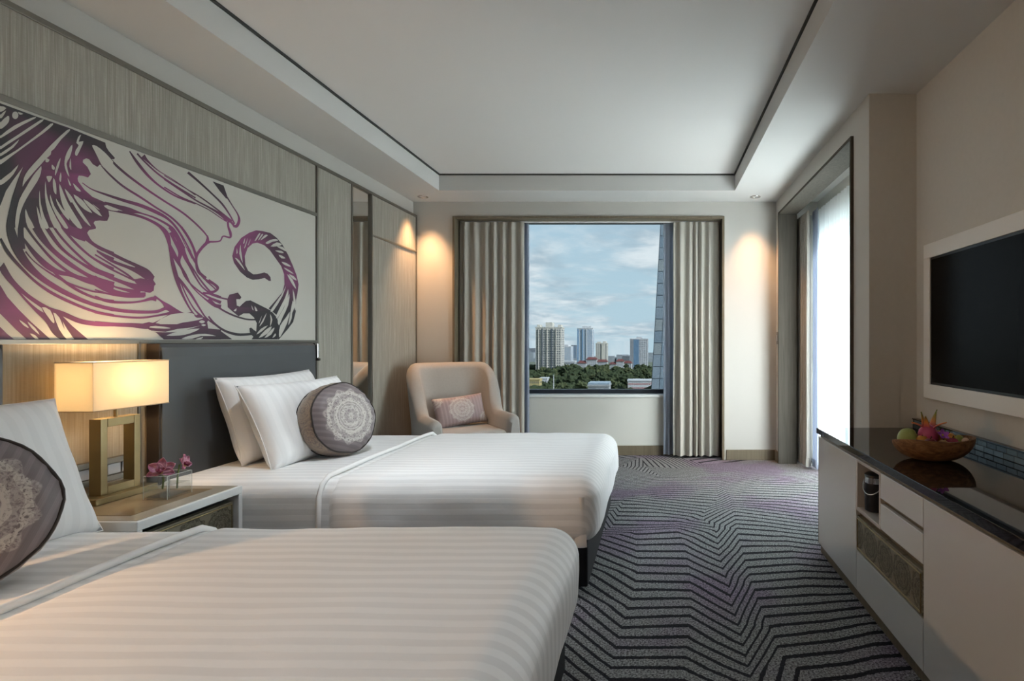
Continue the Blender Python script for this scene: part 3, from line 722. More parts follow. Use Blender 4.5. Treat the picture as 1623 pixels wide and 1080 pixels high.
# ------------------------------------------------------------------ pillows and cushions
def pillow_mesh(wd, ht, th, n=30, seed=0.0, pinch=0.06, wr=0.006, power=3.4):
    b = MB()
    for side in (1, -1):
        def fn(u, v):
            u, v = 2 * u - 1, 2 * v - 1
            x = wd / 2 * u * (1 - pinch * (1 - v * v)); y = ht / 2 * v * (1 - pinch * (1 - u * u))
            k = max(0.0, (1 - abs(u) ** power)) ** 0.5 * max(0.0, (1 - abs(v) ** power)) ** 0.5
            w_ = noise.noise(Vector((x * 7 + seed, y * 7, side))) * wr * min(1, 3 * k) + noise.noise(Vector((x * 18, y * 15 + seed, side))) * wr * 0.35 * min(1, 3 * k)
            return (x, y, side * th / 2 * k + w_ * side)
        b.grid(n, n, fn)
    bmesh.ops.remove_doubles(b.bm, verts=b.bm.verts, dist=2e-4)
    return b
def place_local(o, origin, xa, ya, za):
    m = Matrix((( *xa, 0), (*ya, 0), (*za, 0), (0, 0, 0, 1))).transposed(); m.translation = origin
    o.matrix_world = m
def lean(o, origin, width_dir, normal):
    """stand a flat soft thing up: width along width_dir, face towards normal"""
    n = Vector(normal).normalized(); x = Vector(width_dir); x = (x - n * x.dot(n)).normalized(); y = n.cross(x)
    if y.z < 0: x, y = -x, -y
    place_local(o, Vector(origin), x, y, n)
def add_pillow(label, origin, wdir, nrm, wd=0.74, ht=0.47, th=0.20, seed=0.0, group='bed pillows'):
    t = thing('pillow', label, 'pillow', group=group)
    pillow_mesh(wd, ht, th, 34, seed).build('pillow_case', PCASE, t, smooth=True)
    pts = []
    for i in range(4 * 12):
        s_, k = divmod(i, 12); q = -1 + 2 * k / 12
        u, v = [(q, -1), (1, q), (-q, 1), (-1, -q)][s_]
        pts.append((wd / 2 * u * (1 - 0.06 * (1 - v * v)), ht / 2 * v * (1 - 0.06 * (1 - u * u)), 0))
    MB().tube(pts, 0.0025, 6, closed=True).build('seam', COTTON, t, smooth=True)
    lean(t, origin, wdir, nrm)
    return t
add_pillow('back pillow, leaning on the headboard of the farther bed', (-2.17, 3.16, 0.765), (0, 1, 0), (0.95, -0.02, 0.30), seed=1.0)
add_pillow('front pillow on the farther bed, between the back pillow and the round cushion', (-1.965, 3.10, 0.740), (0.10, 1, 0), (0.90, -0.10, 0.42), seed=5.0)
add_pillow('pillow on the nearer bed, cut off by the left picture edge', (-2.07, 1.545, 0.745), (0.10, 1, 0), (0.92, -0.05, 0.38), wd=0.80, ht=0.50, seed=9.0)

DISC = brocade('plum_medallion_brocade', (0, 1), 0.165, stripe_axis=0)
BAND = brocade('plum_scroll_brocade', (0, 2), 0.10, base=(0.165, 0.122, 0.105), dark=(0.13, 0.095, 0.083), lace=(0.27, 0.20, 0.145), stripe_axis=2, corner=((0.15, 0.0), (-0.15, 0.02), (0.0, 0.0)))
PIPING = plain('dark_brown_piping', (0.025, 0.017, 0.014), 0.6)
def round_cushion(label, origin, nrm, roll, R=0.195, th=0.165):
    t = thing('round_cushion', label, 'cushion', group='round bed cushions')
    n = 48
    def wob(a): return 1 + 0.012 * math.sin(5 * a + roll) + 0.008 * math.sin(9 * a)
    for s, nm in ((1, 'front_face'), (-1, 'back_face')):
        vs, fs = [(0, 0, s * (th / 2 + 0.020))], []
        rr = [0.15, 0.3, 0.45, 0.6, 0.72, 0.82, 0.9, 0.96, 1.0]
        for k, q in enumerate(rr):
            for i in range(n):
                a = 2 * PI * i / n; pl = 0.003 * math.sin(22 * a) * q ** 4
                vs.append((R * q * wob(a) * math.cos(a), R * q * wob(a) * math.sin(a), s * (th / 2 + 0.020 * (1 - q ** 3) - 0.028 * max(0, q - 0.8) / 0.2 * q + pl)))
        fs += [(0, 1 + i, 1 + (i + 1) % n) for i in range(n)]
        for k in range(len(rr) - 1):
            fs += [(1 + k * n + i, 1 + (k + 1) * n + i, 1 + (k + 1) * n + (i + 1) % n, 1 + k * n + (i + 1) % n) for i in range(n)]
        MB().raw(vs, fs).build(nm, DISC, t, smooth=True)
        MB().tube([(R * wob(2 * PI * i / n) * math.cos(2 * PI * i / n), R * wob(2 * PI * i / n) * math.sin(2 * PI * i / n), s * (th / 2 - 0.027)) for i in range(n)], 0.0045, 6, closed=True).build('piping', PIPING, t, smooth=True)
    def side(u, v):
        a = 2 * PI * u; z = (v - 0.5) * (th - 0.054)
        q = R * wob(a) * (1 + 0.055 * (1 - (2 * v - 1) ** 2)) + 0.002 * math.sin(22 * a)
        return (q * math.cos(a), q * math.sin(a), z)
    MB().grid(n, 8, side).build('side_band', BAND, t, smooth=True)
    n_ = Vector(nrm).normalized(); x = Vector((0, 0, 1)).cross(n_).normalized(); y = n_.cross(x)
    x2 = x * math.cos(roll) + y * math.sin(roll); y2 = n_.cross(x2)
    place_local(t, Vector(origin), x2, y2, n_)
    return t
round_cushion('round plum medallion cushion leaning on the pillows of the farther bed', (-1.775, 3.06, 0.738), (0.90, -0.34, 0.24), 1.2)
round_cushion('round plum medallion cushion on the nearer bed, cut by the left edge', (-1.785, 1.375, 0.735), (0.80, -0.53, 0.28), 2.7)

# ------------------------------------------------------------------ nightstand
def engraved(name):
    t = Mat(name, 0.45, 0.4, 0.2)
    x, y, z = t.xyz(); m = None
    for cy_ in (-0.30, -0.15, 0.0, 0.15, 0.30):
        q = medallion(t, y - cy_, z - 0.0, 0.085, 0.8); m = q if m is None else m.m('MAXIMUM', q)
    nz = t.noise(t.coord(), 30, 3)
    t.col(t.mix(m * 0.8, t.mix(nz, (0.21, 0.19, 0.135), (0.26, 0.235, 0.165)), (0.060, 0.052, 0.032)))
    t.bump(m * -1.0, 1.0, 0.006)
    return t.m
ENGRAVED = engraved('engraved_bronze')
TOPGLASS = plain('glossy_stone_top', (0.42, 0.37, 0.30), 0.06, 0.5, var=0.15, nscale=7)
TOPINLAY = plain('bronze_glass_inlay', (0.26, 0.19, 0.115), 0.05, 0.5, var=0.25, nscale=9)
def make_nightstand(yc, label, drawers=True):
    t = thing('nightstand', label, 'nightstand', (-2.12, yc, 0), group='nightstands')
    hx, hy, H = 0.252, 0.252, 0.523
    top = bx('top', (-hx, hx, -hy, hy, H - 0.035, H), WHITESATIN, t, 0.003)
    bx('stone_border', (-hx + 0.012, hx - 0.012, -hy + 0.012, hy - 0.012, H, H + 0.0015), TOPGLASS, top)
    bx('glass_inlay', (-hx + 0.03, hx - 0.085, -hy + 0.065, hy - 0.065, H + 0.0015, H + 0.003), TOPINLAY, top)
    bx('side_panel', (-hx, hx, -hy, -hy + 0.022, 0.0, H - 0.035), WHITESATIN, t, 0.003); bx('side_panel', (-hx, hx, hy - 0.022, hy, 0.0, H - 0.035), WHITESATIN, t, 0.003)
    bx('back_panel', (-hx, -hx + 0.015, -hy + 0.022, hy - 0.022, 0.05, H - 0.035), WHITESATIN, t)
    for k, (z0, z1) in enumerate(((0.285, 0.462), (0.085, 0.270))):
        d = MB().box(hx - 0.05, hx - 0.018, -hy + 0.03, hy - 0.03, -(z1 - z0) / 2, (z1 - z0) / 2, 0.003).build('drawer', ENGRAVED, t, angle=0.6); d.location.z = (z0 + z1) / 2
        zz = (z1 - z0) / 2
        MB().tube([(hx - 0.017, -hy + 0.042, -zz + 0.012), (hx - 0.017, hy - 0.042, -zz + 0.012), (hx - 0.017, hy - 0.042, zz - 0.012), (hx - 0.017, -hy + 0.042, zz - 0.012)], 0.003, 6, closed=True).build('bead_frame', BRASS, d)
    bx('shelf', (-hx + 0.015, hx - 0.03, -hy + 0.022, hy - 0.022, 0.06, 0.08), WHITESATIN, t)
    return t
make_nightstand(2.228, 'white nightstand with engraved bronze drawers between the two beds')
make_nightstand(0.29, 'white nightstand on the near side of the nearer bed, outside the picture')

# ------------------------------------------------------------------ table lamp
def shade_mat():
    m = bpy.data.materials.new('cream_lamp_shade'); m.use_nodes = True; n = m.node_tree; n.nodes.clear()
    o = n.nodes.new('ShaderNodeOutputMaterial'); mx = n.nodes.new('ShaderNodeMixShader'); tr = n.nodes.new('ShaderNodeBsdfTranslucent'); df = n.nodes.new('ShaderNodeBsdfDiffuse')
    tr.inputs[0].default_value = (0.86, 0.80, 0.66, 1); df.inputs[0].default_value = (0.80, 0.76, 0.66, 1); mx.inputs[0].default_value = 0.45
    n.links.new(tr.outputs[0], mx.inputs[1]); n.links.new(df.outputs[0], mx.inputs[2]); n.links.new(mx.outputs[0], o.inputs[0])
    return m
SHADE = shade_mat()
def bulb_mat():
    m = bpy.data.materials.new('warm_bulb'); m.use_nodes = True; b = m.node_tree.nodes['Principled BSDF']
    b.inputs['Emission Color'].default_value = (1, 0.72, 0.42, 1); b.inputs['Emission Strength'].default_value = 5.0; b.inputs['Base Color'].default_value = (1, 0.9, 0.8, 1)
    return m
BULB = bulb_mat()
def make_lamp(x, y, label, power):
    t = thing('table_lamp', label, 'lamp', (x, y, 0.526))
    bx('base', (-0.055, 0.055, -0.135, 0.135, 0.0, 0.026), BRASS, t, 0.003)
    MB().box(-0.024, 0.024, -0.085, -0.057, 0.026, 0.335, 0.002).build('frame_upright', BRASS, t, angle=0.6)
    MB().box(-0.024, 0.024, 0.057, 0.085, 0.026, 0.335, 0.002).build('frame_upright', BRASS, t, angle=0.6)
    bx('frame_rail', (-0.024, 0.024, -0.057, 0.057, 0.026, 0.060), BRASS, t, 0.002); bx('frame_rail', (-0.024, 0.024, -0.057, 0.057, 0.300, 0.335), BRASS, t, 0.002)
    MB().lathe([(0.007, 0.335), (0.007, 0.368), (0.024, 0.370), (0.026, 0.374), (0.026, 0.390), (0.012, 0.392), (0.012, 0.425)], 20).build('socket', BRASS, t, angle=0.6)
    z0, z1, a, b_, th = 0.375, 0.565, 0.075, 0.165, 0.003
    sh_ = thing_part = MB()
    ring_vs, fs = [], []
    for z in (z0, z1):
        for q in (0, th): ring_vs += [(-a + q, -b_ + q, z), (a - q, -b_ + q, z), (a - q, b_ - q, z), (-a + q, b_ - q, z)]
    for k in range(4):
        j = (k + 1) % 4
        fs += [(k, j, 8 + j, 8 + k), (4 + k, 4 + j, 12 + j, 12 + k), (k, j, 4 + j, 4 + k), (8 + k, 8 + j, 12 + j, 12 + k)]
    s = sh_.raw(ring_vs, fs).build('lamp_shade', SHADE, t)
    TRIM = plain('shade_edge_tape', (0.45, 0.36, 0.24), 0.7)
    for z in (z0, z1): MB().tube([(-a, -b_, z), (a, -b_, z), (a, b_, z), (-a, b_, z)], 0.002, 6, closed=True).build('edge_tape', TRIM, s)
    MB().tube([(-a + 0.002, 0, z1 - 0.012), (a - 0.002, 0, z1 - 0.012)], 0.003, 6).build('shade_spider', BRASS, s)
    MB().tube([(0, -b_ + .002, z1 - 0.012), (0, b_ - .002, z1 - 0.012)], 0.003, 6).build('shade_spider', BRASS, s)
    MB().sphere((0, 0, 0.455), (0.024, 0.024, 0.032), 3).build('bulb', BULB, t, smooth=True)
    ld = bpy.data.lights.new('lamp_light', 'POINT'); ld.energy = power; ld.color = (1.0, 0.66, 0.36); ld.shadow_soft_size = 0.035
    lo = bpy.data.objects.new('lamp_light', ld); C.objects.link(lo); lo.parent = t; lo.location = (0, 0, 0.49)
    return t
make_lamp(-2.25, 2.285, 'lit brass frame table lamp with a cream rectangular shade on the nightstand', 3.0)
make_lamp(-2.18, 0.29, 'lit brass frame table lamp outside the left of the picture, by the nearer bed', 6.0)

so = thing('socket_panel', 'bronze wall socket panel with grey switches behind the lamp', 'socket panel', (XP, 2.36, 0.57))
bx('back_plate', (0.0, 0.006, -0.14, 0.14, 0.0, 0.10), METALTRIM, so, 0.001); bx('rail', (0.006, 0.02, -0.14, 0.14, 0.075, 0.10), METALTRIM, so, 0.002); bx('rail', (0.006, 0.02, -0.14, 0.14, 0.0, 0.025), METALTRIM, so, 0.002)
SW = plain('grey_switch_plastic', (0.42, 0.42, 0.43), 0.4)
for k in range(4): bx('switch', (0.006, 0.013, -0.125 + k * 0.065, -0.068 + k * 0.065, 0.028, 0.072), SW, so, 0.002)

# ------------------------------------------------------------------ vase with orchids
def clear_glass(name, col=(1, 1, 1), ior=1.45):
    m = bpy.data.materials.new(name); m.use_nodes = True; b = m.node_tree.nodes['Principled BSDF']
    b.inputs['Base Color'].default_value = (*col, 1); b.inputs['Transmission Weight'].default_value = 1.0; b.inputs['Roughness'].default_value = 0.0; b.inputs['IOR'].default_value = ior
    return m
VG = glass_mat('clear_vase_glass', (0.97, 0.98, 0.98), 1.6); WATER = glass_mat('water', (0.95, 0.97, 0.96), 1.2)
GLINT = plain('glass_edge_glint', (0.62, 0.66, 0.65), 0.1, 0.8)  # pale tubes paint the bright glints along the glass edges
va = thing('glass_vase', 'clear rectangular glass vase of water on the nightstand', 'vase', (-2.045, 2.30, 0.5265))
for nm, d in (('glass_wall', (-0.05, -0.046, -0.06, 0.06, 0.008, 0.095)), ('glass_wall', (0.046, 0.05, -0.06, 0.06, 0.008, 0.095)), ('glass_wall', (-0.046, 0.046, -0.06, -0.056, 0.008, 0.095)), ('glass_wall', (-0.046, 0.046, 0.056, 0.06, 0.008, 0.095)), ('glass_floor', (-0.05, 0.05, -0.06, 0.06, 0.0, 0.008))):
    bx(nm, d, VG, va)
MB().tube([(-0.048, -0.058, 0.095), (0.048, -0.058, 0.095), (0.048, 0.058, 0.095), (-0.048, 0.058, 0.095)], 0.0013, 6, closed=True).build('rim', GLINT, va)
for ex in (-0.049, 0.049):
    for ey in (-0.059, 0.059): MB().tube([(ex, ey, 0.0), (ex, ey, 0.095)], 0.0011, 6).build('corner_glint', GLINT, va)
bx('water_fill', (-0.0458, 0.0458, -0.0558, 0.0558, 0.0082, 0.052), WATER, va)
def petal_mat():
    t = Mat('orchid_petal', 0.45, 0.3)
    f = t.noise(t.coord(scale=(60, 60, 60)), 1.0, 3)
    t.col(t.ramp(f, [(0.3, (0.36, 0.10, 0.20)), (0.55, (0.52, 0.22, 0.33)), (0.75, (0.68, 0.42, 0.48))]))
    t.b.inputs['Subsurface Weight'].default_value = 0.1
    return t.m
PETAL = petal_mat()
STEM = plain('orchid_stem_green', (0.14, 0.22, 0.05), 0.5)
LIP = plain('orchid_lip_maroon', (0.20, 0.02, 0.05), 0.5); LIPY = plain('orchid_lip_yellow', (0.75, 0.55, 0.10), 0.5)
def petal(L, W, cup, curl):
    def fn(u, v):
        s = 2 * v - 1; wdt = W * (max(0.0, math.sin(PI * min(1, (0.06 + 0.94 * u)) ** 0.9)) ** 0.62 * 0.5 + 0.05 * (1 - u))
        return (u * L, s * wdt, cup * s * s * W + curl * u * u * L)
    return MB().grid(10, 6, fn)
def make_orchid(label, loc, face, size, seed, stem_to):
    t = thing('orchid_flower', label, 'flower', group='orchids in the vase')
    n = Vector(face).normalized(); x = Vector((0, 0, 1)).cross(n).normalized(); y = n.cross(x)
    rr = random.Random(seed)
    def setm(o, ang, tilt):
        o.matrix_local = Matrix.Rotation(ang, 4, 'Z') @ Matrix.Rotation(-tilt, 4, 'Y')
    for ang, L, W in ((90, 1.0, .62), (200, .95, .58), (340, .95, .58), (145, .95, .75), (35, .95, .75)):
        o = petal(size * L, size * W, 0.25, -0.12).build('petal', PETAL, t, smooth=True)
        so_ = o.modifiers.new('thick', 'SOLIDIFY'); so_.thickness = 0.0012
        setm(o, math.radians(ang + rr.uniform(-8, 8)), rr.uniform(0.15, 0.4))
    o = petal(size * 0.55, size * 0.55, 0.6, 0.15).build('lip', LIP, t, smooth=True); o.modifiers.new('thick', 'SOLIDIFY').thickness = 0.0012; setm(o, math.radians(270), 0.7)
    MB().sphere((0, -size * 0.16, size * 0.16), (size * 0.14, size * 0.16, size * 0.08), 2).build('lip_crest', LIPY, t, smooth=True)
    MB().tube([(0, 0, 0), (0, 0.0, size * 0.22), (0, -size * .06, size * 0.36)], [size * .07, size * .08, size * .06], 8).build('column', PETAL, t, smooth=True)
    place_local(t, Vector(loc), x, y, n)
    bpy.context.view_layer.update()
    inv = t.matrix_world.inverted()
    a, b_ = Vector(loc), Vector(stem_to); mid = (a + b_) / 2 + Vector((0.006, -0.004, 0)) - n * 0.01
    MB().tube([inv @ a, inv @ (a - n * 0.012), inv @ mid, inv @ b_], 0.0032, 8).build('stem', STEM, t, smooth=True)
    return t
make_orchid('open pink orchid facing the viewer in the glass vase', (-2.045, 2.27, 0.640), (0.45, -0.85, 0.32), 0.052, 1, (-2.055, 2.285, 0.560))
make_orchid('pink orchid seen from the side at the far end of the vase', (-2.022, 2.345, 0.650), (0.85, 0.25, 0.15), 0.042, 5, (-2.03, 2.325, 0.552))

# ------------------------------------------------------------------ armchair
def weave(name, a, b_):
    t = Mat(name, 0.85, 0.15); co = t.coord()
    f = t.noise(t.coord(scale=(1, 1, 3)), 320, 2); g = t.noise(co, 60, 3)
    t.col(t.mix(f * 0.7 + g * 0.3, a, b_)); t.bump(f, 0.35, 0.001); t.b.inputs['Sheen Weight'].default_value = 0.25
    return t.m
TWEED = weave('grey_beige_upholstery', (0.27, 0.255, 0.235), (0.40, 0.38, 0.355))
ch = thing('armchair', 'grey-beige upholstered armchair with sloping arms in the window corner', 'armchair', (-1.715, 4.86, 0), math.radians(37))
def chair_shell():
    a, yf, yb, R = 0.325, -0.40, 0.31, 0.20
    path = []
    n1, n2, n3 = 14, 12, 10
    for i in range(n1): path.append((a, yf + (yb - R - yf) * i / n1, 1, 0))
    for i in range(n2): q = PI / 2 * i / n2; path.append((a - R + R * math.cos(q), yb - R + R * math.sin(q), math.cos(q), math.sin(q)))
    for i in range(n3 + 1): path.append((a - R - 2 * (a - R) * i / n3, yb, 0, 1))
    for i in range(1, n2 + 1): q = PI / 2 + PI / 2 * i / n2; path.append((-a + R + R * math.cos(q), yb - R + R * math.sin(q), math.cos(q), math.sin(q)))
    for i in range(1, n1 + 1): path.append((-a, yb - R + (yf - yb + R) * i / n1, -1, 0))
    d = [0]
    for i in range(1, len(path)): d.append(d[-1] + math.hypot(path[i][0] - path[i - 1][0], path[i][1] - path[i - 1][1]))
    Lt = d[-1]; vs = []; m = 16
    for i, (x, y, nx, ny) in enumerate(path):
        s = abs(2 * d[i] / Lt - 1)
        k = max(0.0, min(1.0, (0.61 - s) / 0.37)); k = k * k * (3 - 2 * k)
        top = 0.545 + 0.43 * k - 0.02 * max(0, s - 0.7)
        e = min(d[i], Lt - d[i]); q = min(1.0, e / 0.07); rd = math.sqrt(max(0.0, 1 - (1 - q) ** 2))
        th = (0.048 + 0.012 * k) * (0.55 + 0.45 * rd); top = top - 0.05 * (1 - rd); bot = 0.17 + 0.03 * (1 - rd)
        for j in range(m):
            if j < 5: o, z = th, bot + (top - th - bot) * j / 4
            elif j < 11: g = PI * (j - 4) / 7; o, z = th * math.cos(g), top - th + th * math.sin(g)
            else: o, z = -th, top - th - (top - th - bot) * (j - 11) / 4
            rec = 0.13 * max(0, (z - 0.42)) / 0.5 * (0.35 + 0.65 * max(0.0, ny)) * (0.3 + 0.7 * k)
            bul = 0.012 * math.sin(PI * min(1, max(0, (z - bot) / (top - bot)))) * (1 if o > 0 else -1)
            vs.append((x + nx * (o + rec + bul), y + ny * (o + rec + bul), z))
    n = len(path); fs = []
    for i in range(n - 1):
        for j in range(m):
            l = (j + 1) % m; fs.append((i * m + j, i * m + l, (i + 1) * m + l, (i + 1) * m + j))
    fs.append(tuple(range(m))); fs.append(tuple((n - 1) * m + j for j in range(m)))
    return MB().raw(vs, fs)
chair_shell().build('back_and_arms', TWEED, ch, angle=0.9)
MB().box(-0.275, 0.275, -0.375, 0.25, 0.27, 0.415, 0.05, 5).build('seat_cushion', TWEED, ch, angle=1.2)
MB().box(-0.29, 0.29, -0.34, 0.26, 0.17, 0.27, 0.015, 3).build('seat_frame', TWEED, ch, angle=0.9)
for lx in (-0.26, 0.26):
    for ly in (-0.29, 0.22): MB().lathe([(0.012, 0.0), (0.02, 0.17)], 12, lx, ly).build('leg', BRONZE, ch, smooth=True)
LUMB = brocade('rose_medallion_brocade', (0, 1), 0.125, base=(0.36, 0.27, 0.265), dark=(0.29, 0.21, 0.21), lace=(0.50, 0.44, 0.41), stripe_axis=0, corner=((-0.23, 0.12), (0.23, -0.12)))
lc = thing('lumbar_cushion', 'rose brocade rectangular cushion on the armchair', 'cushion')
pillow_mesh(0.46, 0.28, 0.12, 26, 3.0, 0.05, 0.003, 3.2).build('cushion_cover', LUMB, lc, smooth=True)
q37 = Matrix.Rotation(math.radians(37), 4, 'Z')
nf = q37 @ Vector((0.02, -0.92, 0.40)); wf = q37 @ Vector((1, 0, 0)); po = Vector((-1.715, 4.86, 0)) + q37 @ Vector((0.01, 0.10, 0.0))
lean(lc, (po.x, po.y, 0.548), wf, nf)
lc.matrix_world = lc.matrix_world @ Matrix.Rotation(math.radians(5), 4, 'Z')

# ------------------------------------------------------------------ curtains
BEIGE = weave('beige_curtain_cloth', (0.37, 0.35, 0.305), (0.47, 0.445, 0.395))
BLUEGREY = weave('blue_grey_lining', (0.40, 0.44, 0.52), (0.50, 0.54, 0.62))
def lining(base):
    n = base.node_tree; out = [q for q in n.nodes if q.type == 'OUTPUT_MATERIAL'][0]; p = n.nodes['Principled BSDF']
    mx = n.nodes.new('ShaderNodeMixShader'); tr = n.nodes.new('ShaderNodeBsdfTranslucent'); tr.inputs[0].default_value = (0.50, 0.54, 0.62, 1); mx.inputs[0].default_value = 0.5
    n.links.new(p.outputs[0], mx.inputs[1]); n.links.new(tr.outputs[0], mx.inputs[2]); n.links.new(mx.outputs[0], out.inputs[0])
lining(BLUEGREY)
def sheer_mat():
    m = bpy.data.materials.new('white_sheer_voile'); m.use_nodes = True; n = m.node_tree; n.nodes.clear()
    o = n.nodes.new('ShaderNodeOutputMaterial'); mx = n.nodes.new('ShaderNodeMixShader'); tr = n.nodes.new('ShaderNodeBsdfTranslucent'); df = n.nodes.new('ShaderNodeBsdfDiffuse'); tp = n.nodes.new('ShaderNodeBsdfTransparent'); m2 = n.nodes.new('ShaderNodeMixShader')
    tr.inputs[0].default_value = (0.93, 0.94, 0.94, 1); df.inputs[0].default_value = (0.88, 0.88, 0.88, 1); mx.inputs[0].default_value = 0.12; m2.inputs[0].default_value = 0.02
    n.links.new(tr.outputs[0], mx.inputs[1]); n.links.new(df.outputs[0], mx.inputs[2]); n.links.new(mx.outputs[0], m2.inputs[1]); n.links.new(tp.outputs[0], m2.inputs[2]); n.links.new(m2.outputs[0], o.inputs[0])
    return m
SHEER = sheer_mat()
def curtain(name, label, p0, p1, z0, z1, folds, amp, mat, seed, thick=0.003, header=True, cat='curtain', group=None):
    t = thing(name, label, cat, (p0[0], p0[1], z0), group=group)
    ax = Vector((p1[0] - p0[0], p1[1] - p0[1], 0)); L = ax.length; ax.normalize(); nn = Vector((-ax.y, ax.x, 0))
    rr = random.Random(seed); phs = [0]
    for _ in range(folds): phs.append(phs[-1] + rr.uniform(0.7, 1.3))
    amps = [rr.uniform(0.75, 1.15) for _ in range(folds + 1)]
    nu = folds * 10
    def fn(u, v):
        k = u * folds; i = min(int(k), folds - 1); f = k - i
        s = (phs[i] + (phs[i + 1] - phs[i]) * f) / phs[-1]
        z = (z1 - z0) * v
        wv = math.sin(2 * PI * f); sgn = 1 if wv >= 0 else -1
        off = sgn * abs(wv) ** 0.95 * amp * amps[i] * (0.72 + 0.28 * (1 - v)) * (0.62 if v > 0.985 else 1)
        off += 0.004 * noise.noise(Vector((u * 9 + seed, v * 3, 0)))
        sw = 0.006 * noise.noise(Vector((u * folds * .7, v * 2.5, seed)))
        bunch = math.cos(2 * PI * f) * 0.0 + sw
        p = ax * (L * s + bunch) + nn * off
        return (p.x, p.y, z)
    o = MB().grid(nu, 24, fn).build('cloth', mat, t, smooth=True)
    if thick:
        m = o.modifiers.new('thick', 'SOLIDIFY'); m.thickness = thick
    if header:
        MB().grid(nu, 3, lambda u, v: tuple(Vector(fn(u, 0.965 + 0.033 * v)) + nn * (-0.004))).build('pleat_tape', mat, t, smooth=True)
        hm = MB().grid(nu, 2, lambda u, v: tuple(Vector(fn(u, 0.030 * v + 0.001)) - nn * 0.0045)); hm.build('hem', mat, t, smooth=True)
    return t
curtain('curtain', 'gathered beige curtain left of the city window, behind the armchair', (-1.975, 5.525), (-1.325, 5.525), 0.02, 2.375, 7, 0.032, BEIGE, 1, group='beige curtains')
curtain('curtain', 'gathered beige curtain right of the city window', (0.175, 5.525), (0.640, 5.525), 0.02, 2.375, 6, 0.032, BEIGE, 2, group='beige curtains')
curtain('curtain_lining', 'slim blue-grey lining edge left of the city window glass', (-1.50, 5.595), (-1.295, 5.595), 0.03, 2.375, 3, 0.020, BLUEGREY, 3, group='blue-grey linings')
curtain('curtain_lining', 'slim blue-grey lining edge right of the city window glass, reaching the carpet', (0.075, 5.590), (0.30, 5.590), 0.02, 2.375, 3, 0.020, BLUEGREY, 4, group='blue-grey linings')
curtain('curtain', 'gathered beige curtain at the far side of the balcony door', (1.400, 5.43), (1.400, 5.03), 0.02, 2.375, 7, 0.030, BEIGE, 5, group='beige curtains')
curtain('curtain_lining', 'pale grey-blue lining beside the bright balcony sheer', (1.455, 5.10), (1.455, 4.93), 0.02, 2.375, 3, 0.016, BLUEGREY, 6, group='blue-grey linings')
curtain('sheer_curtain', 'bright white sheer curtain across the balcony door', (1.515, 5.42), (1.515, 3.25), 0.02, 2.40, 30, 0.022, SHEER, 7, thick=0, header=False)
rail = bx('curtain_rail', (-1.98, 0.65, 5.545, 5.575, 2.376, 2.388), plain('white_rail', (0.8, 0.8, 0.79), 0.4), None, 0.003)
setp(rail, 'white curtain rail along the top of the city window niche', 'curtain rail')

# ------------------------------------------------------------------ downlights, added fill lights and wall switch
def make_downlight(x, y, label, power, tilt=0.0, cone=72, col=(1.0, 0.54, 0.25)):
    t = thing('downlight', label, 'downlight', (x, y, ZS), group='ceiling downlights')
    MB().lathe([(0.050, 0.0), (0.050, -0.004), (0.036, -0.006), (0.032, 0.004)], 28, cap=False).build('trim_ring', CHROME, t, smooth=True)
    MB().lathe([(0.0005, 0.003), (0.033, 0.003)], 24, cap=False).build('lens', BULB, t)
    ld = bpy.data.lights.new('downlight_beam', 'SPOT'); ld.energy = power; ld.color = col; ld.spot_size = math.radians(cone); ld.spot_blend = 0.95; ld.shadow_soft_size = 0.04
    lo = bpy.data.objects.new('downlight_beam', ld); C.objects.link(lo); lo.parent = t; lo.location = (0, 0, -0.012)
    return t
make_downlight(-2.23, 5.246, 'warm recessed downlight above the armchair', 55)
make_downlight(0.947, 5.246, 'warm recessed downlight in the corner by the balcony door', 38)
for k, (x, y) in enumerate(((-2.2, 0.2), (1.05, 0.2), (1.05, -1.0), (-2.2, -1.0))):  # unseen fill lights, added to brighten the room from the viewer's end
    make_downlight(x, y, ('added fill downlight near the viewer, headboard side', 'added fill downlight beside the viewer, television side', 'added fill downlight behind the viewer, television side', 'added fill downlight behind the viewer, headboard side')[k], (14 if x < 0 else 10), cone=120, col=(1.0, 0.98, 0.95))
def added_fill_spot(x, y, aim, label, power):  # unseen fill spot, added to lift the brightness of a bed
    t = thing('added_fill_spotlight', label, 'spotlight', (x, y, ZC), group='added fill spotlights')
    MB().lathe([(0.085, 0.0), (0.085, -0.005), (0.062, -0.007), (0.058, 0.0)], 28, cap=False).build('trim_ring', CHROME, t, smooth=True)
    MB().lathe([(0.0005, -0.002), (0.060, -0.002)], 24, cap=False).build('lens', FILLBULB, t)
    ld = bpy.data.lights.new('added_spot_beam', 'SPOT'); ld.energy = power; ld.color = (0.90, 0.96, 1.0); ld.spot_size = math.radians(84); ld.spot_blend = 1.0; ld.shadow_soft_size = 0.12
    lo = bpy.data.objects.new('added_spot_beam', ld); C.objects.link(lo); lo.parent = t; lo.location = (0, 0, -0.02)
    lo.rotation_euler = (Vector((x, y, ZC - 0.02)) - Vector(aim)).to_track_quat('Z', 'Y').to_euler()
FILLBULB = BULB.copy(); FILLBULB.name = 'fill_lens'; FILLBULB.node_tree.nodes['Principled BSDF'].inputs['Emission Color'].default_value = (0.9, 0.96, 1, 1)
added_fill_spot(-0.95, 2.36, (-1.45, 3.20, 0.6), 'added cool fill spotlight brightening the farther bed, above the picture', 62)
added_fill_spot(-0.40, 1.20, (-1.10, 1.40, 0.6), 'added cool fill spotlight brightening the nearer bed, above the picture', 12)
ws = thing('wall_switch', 'small dark wall switch beside the balcony door frame', 'switch', (XR, 5.352, 1.205))
